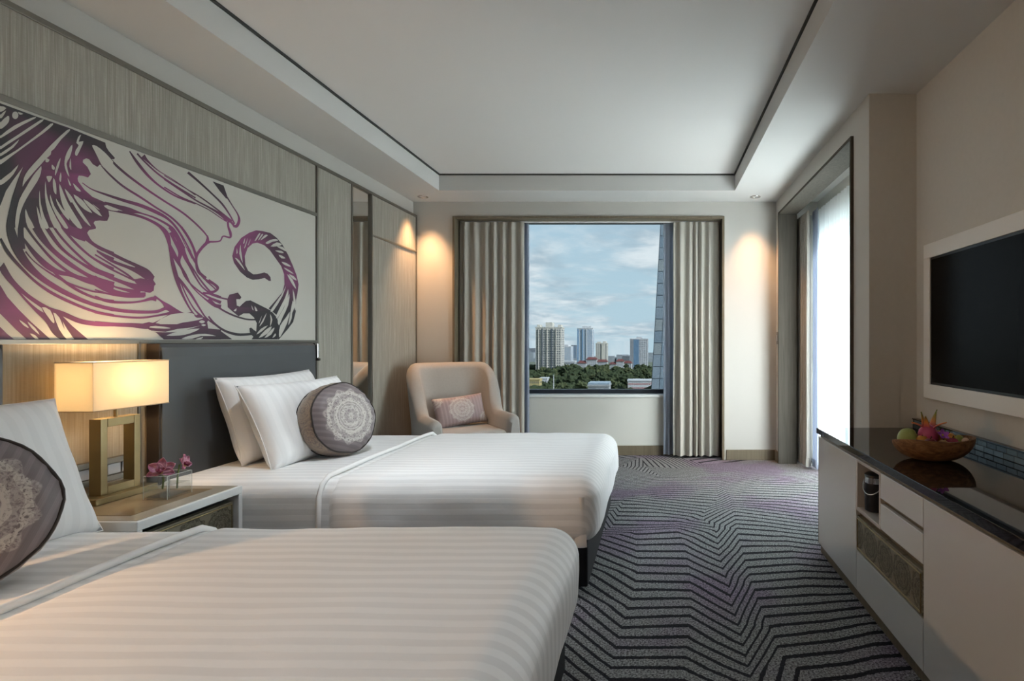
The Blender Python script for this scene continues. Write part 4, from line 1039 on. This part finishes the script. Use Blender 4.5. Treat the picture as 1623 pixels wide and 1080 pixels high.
bx('plate', (-0.008, 0.0, -0.035, 0.035, -0.06, 0.06), METALTRIM, ws, 0.002); bx('rocker', (-0.013, -0.008, -0.02, 0.02, -0.03, 0.03), SW, ws, 0.002)

# ------------------------------------------------------------------ media cabinet
BLACKGLASS = plain('black_gloss_stone', (0.012, 0.012, 0.012), 0.03, 0.6)
CF, CT = 0.905, 0.692            # front face, top
CY0, CY1 = 0.55, 3.058
mc = thing('media_cabinet', 'long white gloss media cabinet with bronze trims under the television', 'cabinet', (CF, 1.8, 0))
oy = 1.8
def cb(name, x0, x1, y0, y1, z0, z1, mat, par=mc, bev=0.002): return bx(name, (x0, x1, y0 - oy, y1 - oy, z0, z1), mat, par, bev)
DEP = XT - CF - 0.004
cb('plinth', 0.012, DEP, CY0 + .01, CY1, 0.0, 0.05, BRONZE); cb('top_rail', 0.010, DEP, CY0 + .005, CY1, 0.640, 0.662, BRONZE)
N0, N1, N2 = 2.484, 2.218, 1.861                        # door | niche | drawers | doors
cb('carcass', 0.020, DEP, CY0 + .005, N2, 0.05, 0.640, BRONZE); cb('carcass', 0.020, DEP, N0, CY1, 0.05, 0.640, BRONZE); cb('carcass', 0.020, DEP, N2, N0, 0.05, 0.41, BRONZE); cb('carcass', 0.020, DEP, N2, N1, 0.41, 0.640, BRONZE); cb('carcass', 0.33, DEP, N1, N0, 0.41, 0.640, BRONZE)
for a, b_ in ((N0, CY1), (1.252, N2), (0.56, 1.252)): cb('door', 0.0, 0.020, a + .002, b_ - .002, 0.052, 0.643, WHITELACQ)
cb('edge_strip', -0.001, 0.021, CY1 - 0.0015, CY1 + 0.002, 0.05, 0.645, BRONZE)
cb('drawer', 0.0, 0.020, N2 + .002, N1 - .002, 0.541, 0.643, WHITELACQ); cb('drawer', 0.0, 0.020, N2 + .002, N1 - .002, 0.416, 0.520, WHITELACQ)
ed = MB().box(0.001, 0.020, -(N0 - N2) / 2 + .004, (N0 - N2) / 2 - .004, -0.078, 0.078, 0.002).build('engraved_drawer', ENGRAVED, mc, angle=0.6); ed.location = (0, (N0 + N2) / 2 - oy, 0.312)
hw = (N0 - N2) / 2 - 0.016
MB().tube([(0.0, -hw, -0.066), (0.0, hw, -0.066), (0.0, hw, 0.066), (0.0, -hw, 0.066)], 0.0035, 6, closed=True).build('bead_frame', BRASS, ed)
cb('flap', 0.0, 0.020, N2 + .002, N0 - .002, 0.052, 0.230, WHITELACQ)
nf_ = plain('niche_grey_lacquer', (0.50, 0.47, 0.44), 0.3)
for nm, d in (('niche_side', (0.0, 0.33, N1, N1 + .014, 0.412, 0.645)), ('niche_side', (0.0, 0.33, N0 - .014, N0, 0.412, 0.645)), ('niche_floor', (0.0, 0.33, N1 + .014, N0 - .014, 0.412, 0.428)), ('niche_roof', (0.0, 0.33, N1 + .014, N0 - .014, 0.630, 0.645)), ('niche_back', (0.32, 0.33, N1 + .014, N0 - .014, 0.428, 0.630))): cb(nm, *d, nf_)
ct = thing('countertop', 'black gloss countertop of the media cabinet with a blue tile upstand', 'countertop', (CF, oy, 0.662))
bx('slab', (-0.012, DEP, CY0 - oy, CY1 + 0.004 - oy, 0.0, CT - 0.662), BLACKGLASS, ct, 0.002)
bx('upstand_cap', (DEP - 0.03, DEP, CY0 - oy, CY1 - 0.01 - oy, 0.079, 0.085), BLACKGLASS, ct, 0.001); bx('upstand_core', (DEP - 0.024, DEP, CY0 - oy, CY1 - 0.01 - oy, 0.030, 0.079), DARKTRIM, ct)
tm = []
for k, c in enumerate(((0.10, 0.15, 0.18), (0.14, 0.20, 0.24), (0.075, 0.11, 0.135), (0.18, 0.25, 0.29))): tm.append(plain('blue_glass_tile_%d' % k, c, 0.12, 0.5, var=0.2, nscale=30))
tiles = []
for k in range(4):
    me_o = MB().box(-0.004, 0.0, -0.0325, 0.0325, -0.0112, 0.0112, 0.0012, 1); tiles.append(me_o.build('tile', tm[k], ct))
rt = random.Random(5); first = set()
for r_ in range(2):
    yy = CY1 - 0.045 - r_ * 0.02
    while yy > CY0 + 0.05:
        k = rt.randrange(4)
        if k in first: o = tiles[k].copy(); C.objects.link(o)
        else: o = tiles[k]; first.add(k)
        o.location = (DEP - 0.024, yy - oy, 0.0425 + 0.0245 * r_); yy -= 0.0665

# ice bucket in the niche
BUCK = plain('black_bucket', (0.012, 0.013, 0.016), 0.32, 0.5)
ib = thing('ice_bucket', 'black ice bucket with a chrome band in the cabinet niche', 'ice bucket', (0.966, 2.420, 0.428))
MB().lathe([(0.038, 0.0), (0.044, 0.004), (0.046, 0.115), (0.045, 0.125)], 36).build('body', BUCK, ib, angle=0.7)
MB().lathe([(0.0455, 0.125), (0.0455, 0.150)], 36).build('chrome_band', CHROME, ib, angle=0.7)
MB().lathe([(0.046, 0.150), (0.045, 0.160), (0.034, 0.168), (0.004, 0.170)], 36).build('lid', BUCK, ib, angle=0.7)
MB().tube([(0.050 * math.cos(a), 0.050 * math.sin(a), 0.138 - 0.060 * abs(math.sin(a - 2.2)) ) for a in [2.2 + PI * i / 16 for i in range(17)]], 0.0028, 8).build('handle', CHROME, ib, smooth=True)

# ------------------------------------------------------------------ television
tv = thing('television', 'wall television in a wide white surround above the cabinet', 'television', (XT, 2.12, 1.28))
SCREEN = plain('black_screen_glass', (0.006, 0.006, 0.006), 0.25, 0.06)
TVW, TVH = 0.805, 0.405
WSUR = plain('white_television_surround', (0.80, 0.79, 0.76), 0.4)
b_ = 0.105
bx('surround_rail', (-0.03, 0, -TVW, TVW, TVH - 0.075, TVH), WSUR, tv, 0.002); bx('surround_rail', (-0.03, 0, -TVW, TVW, -TVH, -TVH + 0.075), WSUR, tv, 0.002)
bx('surround_stile', (-0.03, 0, -TVW, -TVW + 0.065, -TVH + 0.075, TVH - 0.075), WSUR, tv, 0.002); bx('surround_stile', (-0.03, 0, TVW - 0.065, TVW, -TVH + 0.075, TVH - 0.075), WSUR, tv, 0.002)
bx('bezel', (-0.024, -0.002, -TVW + 0.065, TVW - 0.065, -TVH + 0.075, TVH - 0.075), BUCK, tv); bx('screen', (-0.026, -0.024, -TVW + 0.078, TVW - 0.078, -TVH + 0.088, TVH - 0.088), SCREEN, tv)

# ------------------------------------------------------------------ fruit bowl
bc = Vector((1.124, 2.235, CT))
t = Mat('carved_teak', 0.55, 0.35); f = t.noise(t.coord(scale=(20, 50, 60)), 1.0, 5, 0.6, 0.8)
t.col(t.ramp(f, [(0.3, (0.10, 0.045, 0.02)), (0.55, (0.24, 0.12, 0.05)), (0.8, (0.38, 0.21, 0.10))])); t.bump(f, 0.3, 0.003); TEAK = t.m
bo = thing('fruit_bowl', 'carved wooden bowl with an uneven rim on the black countertop', 'bowl', bc, math.radians(-12))
def bowl():
    n, m = 48, 14; vs, fs = [], []
    def rim(a): return 0.138 + 0.018 * math.cos(2 * a) + 0.006 * math.sin(3 * a + 1)
    def hz(a): return 0.082 + 0.016 * math.sin(a + 2.4) + 0.010 * math.sin(2 * a + 0.5)
    for part in (0, 1):
        for k in range(m + 1):
            q = k / m
            for i in range(n):
                a = 2 * PI * i / n
                if part == 0: r_, z = rim(a) * (0.30 + 0.70 * math.sin(q * PI / 2) ** 0.9) , hz(a) * (1 - math.cos(q * PI / 2)) ** 0.9
                else: r_, z = (rim(a) - 0.012) * math.cos(q * PI / 2) ** 0.9 + 0.002, hz(a) - (hz(a) - 0.014) * math.sin(q * PI / 2) ** 1.0
                vs.append((r_ * math.cos(a), r_ * math.sin(a) * 0.80, z + 0.0005))
    R_ = 2 * (m + 1)
    for k in range(R_ - 1):
        for i in range(n): j = (i + 1) % n; fs.append((k * n + i, k * n + j, (k + 1) * n + j, (k + 1) * n + i))
    fs.append(tuple(range(n))); fs.append(tuple((R_ - 1) * n + i for i in range(n)))
    return MB().raw(vs, fs)
bowl().build('bowl_body', TEAK, bo, angle=0.9)
def skin(name, a, b2, rough=0.35, scale=25): 
    t = Mat(name, rough, 0.5); t.col(t.mix(t.noise(t.coord(), scale, 4), a, b2)); return t.m
STK = plain('dry_fruit_stem', (0.06, 0.04, 0.02), 0.7)
def fruit(name, label, off, r, mat, stem=True, nz=0.04, sub=3, dimple=True, seed=0, cat='fruit', smat=STK):
    t = thing(name, label, cat, bc + Vector(off), group='fruit in the wooden bowl')
    b = MB(); b.sphere((0, 0, 0), r, sub, nz, 2.0, seed)
    rr = r if isinstance(r, (int, float)) else r[2]
    if dimple:
        for v in b.bm.verts:
            d = math.hypot(v.co.x, v.co.y) / rr
            if v.co.z > 0 and d < 0.5: v.co.z -= rr * 0.22 * (1 - d / 0.5) ** 1.5
    b.build('flesh', mat, t, smooth=True)
    if stem: MB().tube([(0, 0, rr * 0.72), (0.002, 0, rr * 0.98), (0.006, 0.002, rr * 1.2)], [0.0025, 0.002, 0.0028], 6).build('stem', smat, t, smooth=True)
    return t
g = fruit('green_guava', 'large green guava at the left end of the wooden bowl', (-0.085, 0.030, 0.082), 0.042, skin('guava_skin', (0.20, 0.26, 0.05), (0.36, 0.40, 0.14)), seed=1); g.rotation_euler = (0.3, 1.1, 0)
pd = skin('dragon_fruit_skin', (0.36, 0.045, 0.13), (0.50, 0.085, 0.19), 0.4)
dr = fruit('dragon_fruit', 'pink dragon fruit with tall green-tipped scales in the middle of the bowl', (-0.012, 0.010, 0.098), (0.040, 0.036, 0.044), pd, stem=False, dimple=False)
def scale_mat():
    t = Mat('dragon_fruit_scale', 0.45, 0.4); x, y, z = t.xyz()
    t.col(t.ramp(z.step(0.02, 0.10), [(0.0, (0.55, 0.08, 0.16)), (0.45, (0.66, 0.25, 0.06)), (1.0, (0.16, 0.24, 0.04))])); return t.m
SCL = scale_mat()
for k, (ang, L, out, wd) in enumerate(((0.3, 0.085, 0.026, 0.020), (2.2, 0.070, 0.012, 0.018), (4.0, 0.060, 0.020, 0.016), (5.4, 0.050, 0.055, 0.012), (1.2, 0.040, 0.050, 0.011), (3.1, 0.038, 0.048, 0.012))):
    def fn(u, v, ang=ang, L=L, out=out, wd=wd):
        s = 2 * v - 1; w_ = wd * (1 - u) ** 0.8; r_ = 0.018 + out * u ** 1.6
        return (r_ * math.cos(ang) - s * w_ * math.sin(ang), r_ * math.sin(ang) + s * w_ * math.cos(ang), 0.026 + L * u - 0.25 * out * u * u - 0.004 * s * s)
    o = MB().grid(8, 4, fn).build('scale', SCL, dr, smooth=True); o.modifiers.new('thick', 'SOLIDIFY').thickness = 0.003
fruit('mangosteen', 'dark red mangosteen at the front of the bowl beside the dragon fruit', (-0.030, -0.045, 0.070), 0.026, skin('mangosteen_skin', (0.10, 0.012, 0.02), (0.20, 0.03, 0.045)), seed=3)
fruit('red_plum', 'glossy red plum near the right front rim of the bowl', (0.060, -0.040, 0.072), 0.026, skin('plum_skin', (0.26, 0.03, 0.07), (0.38, 0.06, 0.10), 0.25), seed=4)
fruit('longan', 'small brown longan at the front rim of the bowl', (0.012, -0.062, 0.074), 0.019, skin('longan_skin', (0.30, 0.18, 0.08), (0.45, 0.28, 0.13), 0.6), seed=5)
fruit('orange', 'orange behind the dragon fruit in the bowl', (0.045, 0.030, 0.085), 0.032, skin('orange_skin', (0.52, 0.20, 0.03), (0.62, 0.28, 0.05)), seed=6)
fruit('small_orange', 'small orange with a stem at the right side of the bowl', (0.075, 0.012, 0.085), 0.025, skin('small_orange_skin', (0.48, 0.19, 0.02), (0.60, 0.27, 0.04)), seed=7)
fruit('yellow_orange', 'orange half hidden between the guava and the dragon fruit', (-0.046, -0.010, 0.076), 0.026, skin('yellow_orange_skin', (0.50, 0.22, 0.03), (0.58, 0.30, 0.06)), seed=8)
fruit('lime', 'yellow-green lime at the right end of the bowl', (0.105, -0.005, 0.072), (0.024, 0.020, 0.030), skin('lime_skin', (0.26, 0.26, 0.03), (0.40, 0.38, 0.08)), stem=False, dimple=False)
fo = fruit('peeled_fruit', 'shiny pale peeled fruit at the right rim of the bowl', (0.122, -0.022, 0.076), (0.017, 0.015, 0.018), skin('pale_flesh', (0.75, 0.48, 0.34), (0.85, 0.66, 0.52), 0.15), stem=False, dimple=False, nz=0.15)
ok = thing('orchid_garnish', 'purple orchid garnish on the fruit in front of the dragon fruit', 'flower', bc + Vector((0.026, -0.030, 0.103)))
PUR = skin('purple_petal', (0.24, 0.04, 0.38), (0.42, 0.12, 0.55), 0.5)
for k in range(5):
    o = petal(0.028, 0.018, 0.2, 0.1).build('petal', PUR, ok, smooth=True); o.modifiers.new('thick', 'SOLIDIFY').thickness = 0.001
    o.rotation_euler = (0.9, -0.35, 0.3 + k * 2 * PI / 5)
    o.rotation_euler = (Matrix.Rotation(0.9, 4, 'X') @ Matrix.Rotation(0.3 + k * 2 * PI / 5, 4, 'Z') @ Matrix.Rotation(-0.35, 4, 'Y')).to_euler()
MB().sphere((0, 0, 0.002), 0.005, 2).build('flower_centre', LIPY, ok, smooth=True)

# ------------------------------------------------------------------ city outside
GZ = -50.0
def cx(px, d): return (px - CX) * d / F
def cz(py, d): return EYE + (CY - py) * d / F
GRASS = plain('ground_green', (0.09, 0.105, 0.065), 0.9, var=0.4, nscale=0.02)
gr = MB().raw([(-1500, 60, GZ), (1500, 60, GZ), (1500, 1460, GZ), (-1500, 1460, GZ)], [(0, 1, 2, 3)]).build('ground', GRASS)
struct(gr, 'green ground of the city far below', 'ground')
def conc(name, c): return plain(name, c, 0.8, 0.2, var=0.08, nscale=0.15)
CREAM, WHITEB, GREYB, PINKB, YELB = conc('cream_concrete', (0.44, 0.425, 0.375)), conc('white_concrete', (0.42, 0.43, 0.435)), conc('grey_concrete', (0.19, 0.205, 0.22)), conc('pink_concrete', (0.48, 0.36, 0.34)), conc('yellow_plaster', (0.34, 0.28, 0.13))
DWIN = plain('dark_window_band', (0.07, 0.085, 0.10), 0.3); BWIN = plain('blue_window_band', (0.13, 0.22, 0.32), 0.25); ROOFR = conc('red_roof', (0.12, 0.045, 0.04)); ORR = conc('orange_roof', (0.30, 0.12, 0.07))
def windows(root, w_, h, z0, rows, cols, y, mat, fw=0.62, fh=0.55, side=None, dep=0.4):
    """window openings as shallow boxes on one face; too small to pick apart"""
    b = MB(); dw, dh = w_ / cols, h / rows
    for i in range(cols):
        for j in range(rows):
            u0 = -w_ / 2 + dw * (i + (1 - fw) / 2); z = z0 + dh * (j + (1 - fh) / 2)
            if side is None: b.box(u0, u0 + dw * fw, y - dep * .3, y + dep, z, z + dh * fh)
            else: b.box(side - dep, side + dep * .3, y + u0, y + u0 + dw * fw, z, z + dh * fh)
    return setp(b.build('windows', mat, root), kind='stuff')
def tower(label, px0, px1, ptop, d, depth, wall, win, rows, cols, fw=0.6, fh=0.55, crown=None, fins=(), name='apartment_tower', base=GZ, slabs=True):
    w_ = (px1 - px0) * d / F; zt = cz(ptop, d); h = zt - base
    t = thing(name, label, 'building', (cx((px0 + px1) / 2, d), d, base))
    bx('wall', (-w_ / 2, w_ / 2, 0, depth, 0, h), wall, t)
    windows(t, w_ * 0.96, h * 0.97, h * 0.01, rows, cols, 0, win, fw, fh)
    windows(t, depth * 0.9, h * 0.97, h * 0.01, rows, max(2, cols // 2), depth / 2, win, fw, fh, side=w_ / 2)
    bx('parapet', (-w_ / 2 - .4, w_ / 2 + .4, -0.4, depth + .4, h, h + 1.2), wall, t)
    for fx, fw_, m in fins: bx('facade_strip', (fx * w_ - fw_ * w_ / 2, fx * w_ + fw_ * w_ / 2, -1.6, 0.2, 0, h * 0.985), m, t)
    if crown:
        for (u0, u1, hh) in crown: bx('roof_house', (u0 * w_, u1 * w_, depth * .2, depth * .8, h + 1.2, h + 1.2 + hh), wall, t)
    return t
tower('tall cream apartment tower, largest in the view from the window', 849, 889.5, 520, 700, 24, CREAM, DWIN, 22, 11, 0.55, 0.5, crown=((-0.48, -0.36, 3), (-0.14, 0.12, 6), (0.34, 0.46, 3)), fins=((-0.24, 0.035, DWIN), (0.13, 0.035, DWIN), (-0.05, 0.02, CREAM), (-0.38, 0.02, CREAM), (0.30, 0.02, CREAM)))
tower('pale grey distant block left of the cream tower', 834, 848.5, 553, 1440, 40, GREYB, DWIN, 18, 8, 0.5, 0.5)
tower('grey and white mid-rise just right of the cream tower', 892.5, 905, 550, 1300, 35, WHITEB, BWIN, 16, 6, 0.5, 0.6, crown=((-0.4, 0.1, 4),))
tower('slim blue-grey block between the mid-rise and the blue-white tower', 905.5, 914, 548, 1350, 35, GREYB, BWIN, 16, 4, 0.7, 0.6)
tower('tall blue and white glass tower in the middle of the window view', 915, 939, 521, 1100, 30, WHITEB, BWIN, 22, 7, 0.66, 0.62, crown=((-0.2, 0.35, 4),), fins=((-0.47, 0.06, BWIN), (-0.15, 0.10, BWIN), (0.10, 0.05, WHITEB)))
tower('cream slab tower right of the blue and white tower', 944, 962, 545, 1200, 30, CREAM, DWIN, 14, 6, 0.5, 0.5, crown=((-0.4, -0.1, 3), (0.1, 0.4, 4)), fins=((0.15, 0.22, CREAM),))
tower('dark low block behind the trees left of the navy tower', 986, 998, 565, 1250, 40, GREYB, DWIN, 8, 6, 0.7, 0.7)
tower('navy and white tower near the sloping glass building', 998.5, 1027, 538, 900, 28, WHITEB, DWIN, 16, 8, 0.55, 0.5, crown=((-0.15, 0.15, 3),), fins=((-0.15, 0.30, plain('navy_panel', (0.10, 0.17, 0.25), 0.4)), (-0.40, 0.20, GREYB)))
tower('tiny white block on the skyline between the two red-roofed estates', 964, 972, 566, 1400, 30, WHITEB, DWIN, 6, 4)
tower('small white flats at the foot of the blue-grey block', 893, 911, 574, 850, 20, WHITEB, DWIN, 5, 6)
def estate(label, px0, px1, ptop, d):
    w_ = (px1 - px0) * d / F; h = cz(ptop, d) - GZ
    t = thing('red_roofed_flats', label, 'building', (cx((px0 + px1) / 2, d), d, GZ))
    for k, (u0, u1, f) in enumerate(((-0.5, -0.2, 0.82), (-0.2, 0.15, 1.0), (0.15, 0.5, 0.88))):
        bx('wall', (u0 * w_, u1 * w_, 2 * k, 16 + k, 0, h * f - 3), WHITEB, t)
        b = MB(); a0, a1, z = u0 * w_ - 0.8, u1 * w_ + 0.8, h * f - 3
        b.raw([(a0, 2 * k - .8, z), (a1, 2 * k - .8, z), (a1, 17 + k, z), (a0, 17 + k, z), (a0 + 3, 8 + k, z + 3.4), (a1 - 3, 8 + k, z + 3.4)], [(0, 1, 5, 4), (1, 2, 5), (2, 3, 4, 5), (3, 0, 4), (0, 3, 2, 1)]).build('roof', ROOFR, t)
        o = windows(t, (u1 - u0) * w_ * .9, h * f - 5, 1, 9, 5, 2 * k, DWIN, 0.5, 0.55); o.location.x = (u0 + u1) / 2 * w_
estate('white flats with red roofs among the trees, right of the blue-white tower', 915, 962, 567, 780)
estate('white flats with red roofs among the trees, left of the navy tower', 966, 1001, 570, 820)
# low buildings in front
t = tower('small grey box building with a glazed top at the bottom of the view', 932, 965, 613, 330, 14, conc('pale_grey_cladding', (0.26, 0.27, 0.275)), DWIN, 3, 3, 0.25, 0.2, name='office_block')
bx('glazed_top', (-6.3, 6.3, -0.3, 13, cz(613, 330) - GZ + 1.2, cz(607, 330) - GZ), plain('pale_blue_glazing', (0.22, 0.28, 0.33), 0.3), t)
for sx0, sx1 in ((-5.2, -1.4), (-0.6, 1.4), (3.2, 4.9)): bx('sign_marks', (sx0, sx1, -0.5, -0.1, cz(617.5, 330) - GZ, cz(616.0, 330) - GZ), DWIN, t)
t = tower('long white building with red balcony bands beside the glass tower', 995, 1032, 605, 430, 14, WHITEB, plain('red_brown_window', (0.30, 0.10, 0.09), 0.5), 6, 12, 0.6, 0.35, name='office_block')
t = tower('low yellow building at the left end of the view', 836, 855, 603, 480, 10, YELB, DWIN, 5, 6, 0.4, 0.4, name='low_house')
t = tower('small white house beside the yellow building', 856, 867, 601, 500, 10, WHITEB, DWIN, 4, 3, 0.4, 0.4, name='low_house')
oh = thing('orange_roof_house', 'house with an orange roof at the foot of the glass tower', 'building', (cx(1014, 380), 380, GZ))
bx('wall', (-4, 4, 0, 9, 0, 12.5), WHITEB, oh); MB().raw([(-4.6, -.6, 12.5), (4.6, -.6, 12.5), (4.6, 9.6, 12.5), (-4.6, 9.6, 12.5), (-3, 4.5, 17), (3, 4.5, 17)], [(0, 1, 5, 4), (1, 2, 5), (2, 3, 4, 5), (3, 0, 4), (0, 3, 2, 1)]).build('roof', ORR, oh)
lp = MB().lathe([(0.35, 0), (0.22, cz(594, 330) - GZ)], 8).build('light_mast', WHITEB); lp.location = (cx(877.5, 330), 330, GZ); setp(lp, 'thin white mast standing in front of the cream tower', 'mast')

# sloping glass tower close by on the right
def glass_tower():
    d = 120.0; t = thing('sloping_glass_tower', 'grey-blue glass tower with a sloping edge beside the right curtain', 'building', (0, d, GZ))
    core = plain('glass_tower_joint', (0.10, 0.12, 0.14), 0.5)
    pm = [plain('glass_tower_panel_%d' % k, c, 0.25, 0.6, 0.2, var=0.1, nscale=0.5) for k, c in enumerate(((0.17, 0.205, 0.235), (0.20, 0.22, 0.225), (0.14, 0.18, 0.215)))]
    H = 130.0
    def xl(z): return cx(1029.5, d) + (z + 5 - 38) * 0.055 - 0.0004 * (z - 38) ** 2 * (0.0 if z > 38 else 0.2)
    def xr(z): return cx(1165, d) - z * 0.02
    vs = [(xl(z), y, z) for z in (0, H) for y in (0, 20)] + [(xr(z), y, z) for z in (0, H) for y in (0, 20)]
    MB().raw(vs, [(0, 1, 3, 2), (4, 6, 7, 5), (0, 2, 6, 4), (1, 5, 7, 3), (2, 3, 7, 6), (0, 4, 5, 1)]).build('core', core, t)
    rr = random.Random(9); z = 30.0; r_ = 0
    while z < 108:
        hh = 2.6
        for c in range(5):
            f0, f1 = c / 5, (c + 1) / 5
            wdt = 8.5
            q = [(xl(zz) + wdt * f + g_, zz) for zz, f, g_ in ((z + .08, f0, .06), (z + .08, f1, -.06), (z + hh - .08, f1, -.06), (z + hh - .08, f0, .06))]
            b = MB(); vs = [(x, -0.12, zz) for x, zz in q] + [(x, 0.05, zz) for x, zz in q]
            b.raw(vs, [(0, 1, 2, 3), (4, 7, 6, 5), (0, 4, 5, 1), (1, 5, 6, 2), (2, 6, 7, 3), (3, 7, 4, 0)]).build('panel', pm[rr.randrange(3)], t)
        z += hh; r_ += 1
glass_tower()

# tree cover: a canopy nobody could count, and one dark round tree in front
def leaf(name, a, b_):
    t = Mat(name, 0.9, 0.1); t.col(t.mix(t.noise(t.coord(), 0.9, 5, 0.75), a, b_)); return t.m
LEAF = leaf('tree_canopy_green', (0.016, 0.024, 0.012), (0.050, 0.064, 0.031)); LEAF2 = leaf('light_canopy_green', (0.030, 0.040, 0.017), (0.078, 0.088, 0.042))
rr = random.Random(11); b = MB(); b2 = MB()
for i in range(520):
    d = rr.uniform(340, 780); px = rr.uniform(800, 1075); h = rr.uniform(8, 17) * (1.15 if d > 500 else 0.85)
    if d < 420 and 925 < px < 970: continue
    r_ = rr.uniform(3.2, 6.5)
    (b if rr.random() < 0.75 else b2).sphere((cx(px, d), d, GZ + h - r_ * .6), (r_, r_, r_ * 0.85), 3, 0.5, 2.0, i, 0.55)
setp(b.build('treetops', LEAF), 'dark green treetops spreading between the buildings', 'trees', kind='stuff')
setp(b2.build('treetops', LEAF2), 'lighter green treetops scattered between the buildings', 'trees', kind='stuff')
bt = thing('round_tree', 'broad round tree at the lower left of the window view', 'tree', (cx(853, 300), 300, GZ))
q = MB()
for i in range(26): q.sphere((rr.uniform(-8, 8), rr.uniform(-5, 5), 17 + rr.uniform(-4, 4)), rr.uniform(2.5, 4.2), 3, 0.5, 2.0, i, 0.55)
q.build('foliage', LEAF2, bt); MB().lathe([(0.9, 0), (0.5, 16)], 8).build('trunk', plain('bark', (0.08, 0.06, 0.04), 0.9), bt)

q = MB(); rs = random.Random(21)
for i in range(120):
    d = rs.uniform(1330, 1430); x = cx(rs.uniform(790, 1075), d); w_ = rs.uniform(12, 40); h = rs.uniform(3, 11) if i % 9 else rs.uniform(12, 24)
    q.box(x - w_ / 2, x + w_ / 2, d, d + 20, GZ, GZ + h)
setp(q.build('distant_skyline', conc('distant_pale_concrete', (0.22, 0.245, 0.26))), 'low pale buildings along the hazy horizon', 'skyline', kind='stuff')
